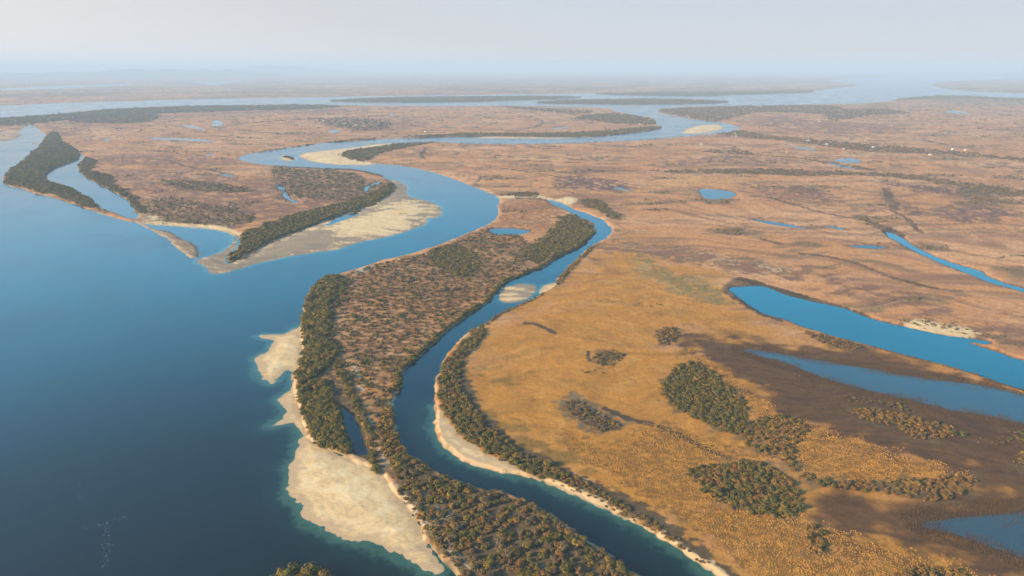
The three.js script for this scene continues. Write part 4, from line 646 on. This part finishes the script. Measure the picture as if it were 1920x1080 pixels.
// bushes and copses gathered here and there over the floodplain, denser far off by the villages
for (let i = 0; i < 90000; i++) {
  const a = (rnd() * 84 - 42) * Math.PI / 180, r = 420 * Math.exp(rnd() * 2.9), x = r * Math.sin(a), z = -r * Math.cos(a), u = rnd();
  const grove = fbm(x / 210, z / 120, 4) + 0.10 * smoothstep(r, 900, 3500); if (grove < (r < 900 ? 0.50 : 0.34) + 0.12 * (u - 0.5)) continue;
  const s = survey(x, z, cellAt(r)); if (s.h < 0.9 || s.land < 4 || s.pond < 3) continue;
  stands.push({ x, z, y: s.h, s: lerp(0.8, 1.7, u * u) * (1 + r / 1600), kind: u > 0.6 ? 'willow' : 'dull', zone: 'plain', words: '', r });
}
console.log('bushes', stands.length);
const single = new Set();
for (const kind in KIND) {
  const list = stands.filter((t) => t.kind === kind && t.words && inFrame(t.x, t.y + t.s / 2, t.z)).sort((a, b) => b.s / b.r - a.s / a.r).slice(0, kind === 'willow' ? 290 : kind === 'autumn' ? 290 : 110);
  for (const t of list) single.add(t);
}
const LOOK = { willow: 'olive green willow bush', autumn: 'rusty golden autumn bush', dull: 'half-bare brown bush', red: 'small crimson bush', yellow: 'bright yellow sapling' };
const beach = sands.find((o) => o.name === 'big_bar'), isle = lands.find((o) => o.name === 'near_island');
const placeOf = (t) => {                                       // which side of a large thicket a bush stands on
  if (t.zone === 'island_tip') return beach.sd(t.x, t.z, 9) < 8.9 ? 'above the large beach sandbar' : isle.sd(t.x, t.z, 9) > -8 ? 'on the channel edge of the near island tip' : t.z > -248 ? 'in the thicket at the bottom edge of the near island' : t.words;
  if (t.zone === 'river_lobe') return isle.sd(t.x, t.z, 9) > -8 ? 'on the beach side of the rounded green grove' : t.words;
  return t.words;
};
const crop = {};                                              // the rest, by shape and kind
seed = 4242;
const tmp = new THREE.Object3D(), tint = new THREE.Color();
for (const t of stands) {
  const K = KIND[t.kind], tall = t.kind === 'yellow', ci = Math.floor(rnd() * K.cols.length), turn = rnd() * 6.283, sq = 0.72 + 0.3 * rnd(), width = t.s * (1.12 + 0.25 * rnd()), vi = Math.floor(rnd() * 5);
  if (single.has(t)) {
    const o = new THREE.Group(); o.position.set(t.x, t.y, t.z); o.rotation.y = turn; o.scale.set(width, t.s * sq, width);
    const tr = new THREE.Mesh(tall ? stemShape.tall[vi % 2] : stemShape.bush[vi % 3], barkMat); tr.name = 'trunk';
    const cr = new THREE.Mesh(tall ? shape.tall[vi % 3] : shape.bush[vi], K.mats[ci]); cr.name = 'crown';
    o.add(tr, cr); const where = placeOf(t), look = `${t.s > 2.45 ? 'tall ' : t.s < 1.55 ? 'low ' : ''}${LOOK[t.kind]}`;
    tag(o, numbered(K.word), `${look} ${where}`, t.kind === 'yellow' ? 'tree' : 'bush', `${look}es ${where}`.replace('saplinges', 'saplings'));
    scene.add(shade(o));
  } else {
    const far = t.r > 620, key = far ? `far${vi % 3}` : `bush${vi}`, j = 0.8 + 0.4 * rnd(), c = K.cols[ci];
    tmp.position.set(t.x, t.y - 0.05, t.z); tmp.rotation.y = turn; tmp.scale.set(width, t.s * sq, width); tmp.updateMatrix();
    (crop[key] ??= []).push([tmp.matrix.clone(), c[0] * j, c[1] * j, c[2] * j]);
  }
}
for (const [key, list] of Object.entries(crop)) {
  const g = key.startsWith('far') ? shape.far[+key.slice(3)] : shape.bush[+key.slice(4)], o = new THREE.InstancedMesh(g, instMat, list.length);
  list.forEach(([m, r, g2, b], i) => { o.setMatrixAt(i, m); o.setColorAt(i, tint.setRGB(r, g2, b)); });
  tag(o, numbered(key.startsWith('far') ? 'distant_woodland' : 'scrub'), key.startsWith('far') ? 'distant woods and thickets along the river banks' : 'dense low scrub over the island and marsh', undefined, undefined, 'stuff');
  scene.add(shade(o));
}
console.log('planted', single.size);

// ------------------------------------------------------------------ grass tussocks and reeds
function tuftGeometry(s0, tall) {                            // a tussock: a ragged low mound of bent blades
  seed = s0; const v = [0, tall, 0], idx = [], N = 8, c = [1.1, 1.1, 1.1];
  for (let ring = 0; ring < 2; ring++) for (let i = 0; i < N; i++) { const a = (i + ring * 0.5) / N * 6.283, q = (ring ? 0.46 : 0.27) * (0.7 + 0.6 * rnd()), t = 0.8 + 0.4 * rnd(); v.push(q * Math.cos(a), ring ? -0.03 : tall * (0.55 + 0.4 * rnd()), q * Math.sin(a)); c.push(t, t, t); }
  for (let i = 0; i < N; i++) { const a = 1 + i, b = 1 + (i + 1) % N, d = 1 + N + i, e = 1 + N + (i + 1) % N; idx.push(0, b, a, a, b, d, b, e, d); }
  const g = new THREE.BufferGeometry(); g.setAttribute('position', new THREE.Float32BufferAttribute(v, 3)); g.setAttribute('color', new THREE.Float32BufferAttribute(c, 3)); g.setIndex(idx); g.computeVertexNormals(); return g;
}
const straw = new THREE.MeshPhysicalMaterial({ name: 'straw', vertexColors: true, roughness: 0.95, specularIntensity: 0.12, side: THREE.DoubleSide });
{
  const tus = patches.filter((p) => p.key === 'tussock'), gold = { sd: (x, z, l) => Math.min(...tus.map((p) => p.sd(x, z, l))) };
  const tufts = { gold: [], reed: [] };
  seed = 99;
  const put = (key, px, y, pz, turn, kx, ky, t) => { tmp.position.set(px, y, pz); tmp.rotation.y = turn; tmp.scale.set(kx, ky, kx); tmp.updateMatrix(); tufts[key].push([tmp.matrix.clone(), t]); };
  for (const p of tus) for (let x = p.box[0]; x < p.box[2]; x += 0.7) for (let z = p.box[1]; z < p.box[3]; z += 0.7) {
    const px = x + (rnd() - 0.5) * 1.1, pz = z + (rnd() - 0.5) * 1.1, u = rnd(), w = rnd(), turn = rnd() * 6.283;
    if (Math.abs(px) > 0.86 * -pz + 20) continue;
    const d = p.sd(px, pz, 14) + 9 * fbm(px / 18, pz / 12, 3); if (d > 5 || u < smoothstep(d, -7, 6) || fbm(px / 4.4 + 50, pz / 3.4, 2) + 0.5 * (w - 0.5) < -0.12) continue;
    const s = survey(px, pz, 1); if (s.h < 0.3 || s.land < 3) continue;
    const g = 0.8 + 0.5 * fbm(px / 13, pz / 9 + 4, 2) + 0.3 * (u - 0.5);
    put('gold', px, s.h - 0.04, pz, turn, 0.42 + 0.6 * w * w, 0.45 + 0.4 * u, [0.36 * g, 0.178 * g, 0.036 * g]);
  }
  const flood = ponds.filter((p) => p.flood);
  for (const p of flood) for (let x = p.box[0] - 12; x < p.box[2] + 12; x += 0.6) for (let z = p.box[1] - 12; z < p.box[3] + 12; z += 0.6) {
    const px = x + (rnd() - 0.5) * 0.8, pz = z + (rnd() - 0.5) * 0.8, u = rnd(), w = rnd(), turn = rnd() * 6.283;
    if (Math.abs(px) > 0.86 * -pz + 20) continue;
    const d = p.sd(px, pz, 30); if (d > 10) continue;
    const q = fbm(px / 30, pz / 16, 3) + 0.5 * fbm(px / 6, pz / 4, 2); if (u < Math.min(0.985, 0.3 + smoothstep(-d + 12 * q, -7, 15))) continue;
    const s = survey(px, pz, 1); if (s.h < 0.05) continue;
    put('reed', px, s.h - 0.04, pz, turn, 0.26 + 0.26 * w, 0.4 + 0.4 * u, [0.060 + 0.03 * w, 0.038 + 0.02 * w, 0.022 + 0.01 * w]);
  }
  for (const [key, list] of Object.entries(tufts)) {
    const o = new THREE.InstancedMesh(tuftGeometry(key === 'gold' ? 61 : 62, key === 'gold' ? 0.42 : 0.8), straw, list.length);
    list.forEach(([m, t], i) => { o.setMatrixAt(i, m); o.setColorAt(i, tint.setRGB(...t)); });
    tag(o, key === 'gold' ? 'grass_tussocks' : 'reed_bed', key === 'gold' ? 'golden dry grass tussocks on the marsh' : 'brown reeds standing in shallow water', undefined, undefined, 'stuff'); scene.add(shade(o));
    console.log(key, list.length);
  }
}

// ------------------------------------------------------------------ houses, far away
{
  const wallMat = new THREE.MeshStandardMaterial({ name: 'whitewash', color: new THREE.Color().setRGB(0.62, 0.60, 0.57), roughness: 0.8 }), roofMats = [[0.55, 0.56, 0.58], [0.42, 0.44, 0.47], [0.30, 0.16, 0.12]].map((c) => new THREE.MeshStandardMaterial({ name: 'roof', color: new THREE.Color().setRGB(...c), roughness: 0.6 })), glassMat = new THREE.MeshStandardMaterial({ name: 'window', color: new THREE.Color().setRGB(0.03, 0.035, 0.04), roughness: 0.2 });
  const wallG = new THREE.BoxGeometry(1, 0.5, 0.7); wallG.translate(0, 0.25, 0);
  const sh = new THREE.Shape([new THREE.Vector2(-0.4, 0.497), new THREE.Vector2(0.4, 0.497), new THREE.Vector2(0, 0.78)]), roofG = new THREE.ExtrudeGeometry(sh, { depth: 1.08, bevelEnabled: false }); roofG.translate(0, 0, -0.54); roofG.rotateY(Math.PI / 2);
  const winG = new THREE.BoxGeometry(0.12, 0.16, 0.02), doorG = new THREE.BoxGeometry(0.12, 0.32, 0.02);
  const ORDER = ['first', 'second', 'third', 'fourth', 'fifth', 'sixth', 'seventh', 'eighth', 'ninth', 'tenth', 'eleventh', 'twelfth', 'thirteenth', 'fourteenth', 'fifteenth'], WHERE = ['in the village belt across the plain', 'among trees near the far river', 'at the foot of the far hills'];
  seed = 31;
  for (const [x, z, k] of PLAN.house) {
    const o = new THREE.Group(), y = Math.max(0.2, heightAt(x, z)), s = [5, 6, 16][k] * (0.85 + 0.4 * rnd());
    o.position.set(x, y - 0.1, z); o.rotation.y = (rnd() - 0.5) * 0.9; o.scale.setScalar(s);
    const wall = new THREE.Mesh(wallG, wallMat); wall.name = 'wall';
    const roof = new THREE.Mesh(roofG, roofMats[Math.floor(rnd() * 3)]); roof.name = 'roof';
    const door = new THREE.Mesh(doorG, glassMat); door.name = 'door'; door.position.set(0, 0.16, 0.355); o.add(wall, roof, door);
    for (const wx of [-0.3, 0.3]) { const w = new THREE.Mesh(winG, glassMat); w.name = 'window'; w.position.set(wx, 0.28, 0.355); o.add(w); }
    tag(o, numbered('house'), `${ORDER[PLAN.house.filter((q) => q[2] === k && q[0] / -q[1] < x / -z).length]} tiny white house from the left ${WHERE[k]}`, 'house', `white houses ${WHERE[k]}`); scene.add(shade(o));
  }
}
// ------------------------------------------------------------------ foam flecks drifting on the near river
{
  seed = 8; const gs = [];
  for (const [x, z] of PLAN.foam) for (let k = 0; k < 2; k++) { const g = new THREE.CircleGeometry(0.06 + 0.12 * rnd(), 6); g.rotateX(-Math.PI / 2); g.scale(1, 1, 0.5 + rnd()); g.rotateY(rnd() * 3); g.translate(x + (rnd() - 0.5) * 2.6, 0.012 + 0.0004 * gs.length, z + (rnd() - 0.5) * 2.6); gs.push(g); }
  scene.add(shade(tag(new THREE.Mesh(mergeGeometries(gs), new THREE.MeshStandardMaterial({ name: 'foam', color: new THREE.Color().setRGB(0.26, 0.30, 0.32), roughness: 0.9 })), 'river_foam', 'thin line of foam flecks on the dark near river', undefined, undefined, 'stuff')));
}
renderer.render(scene, camera);
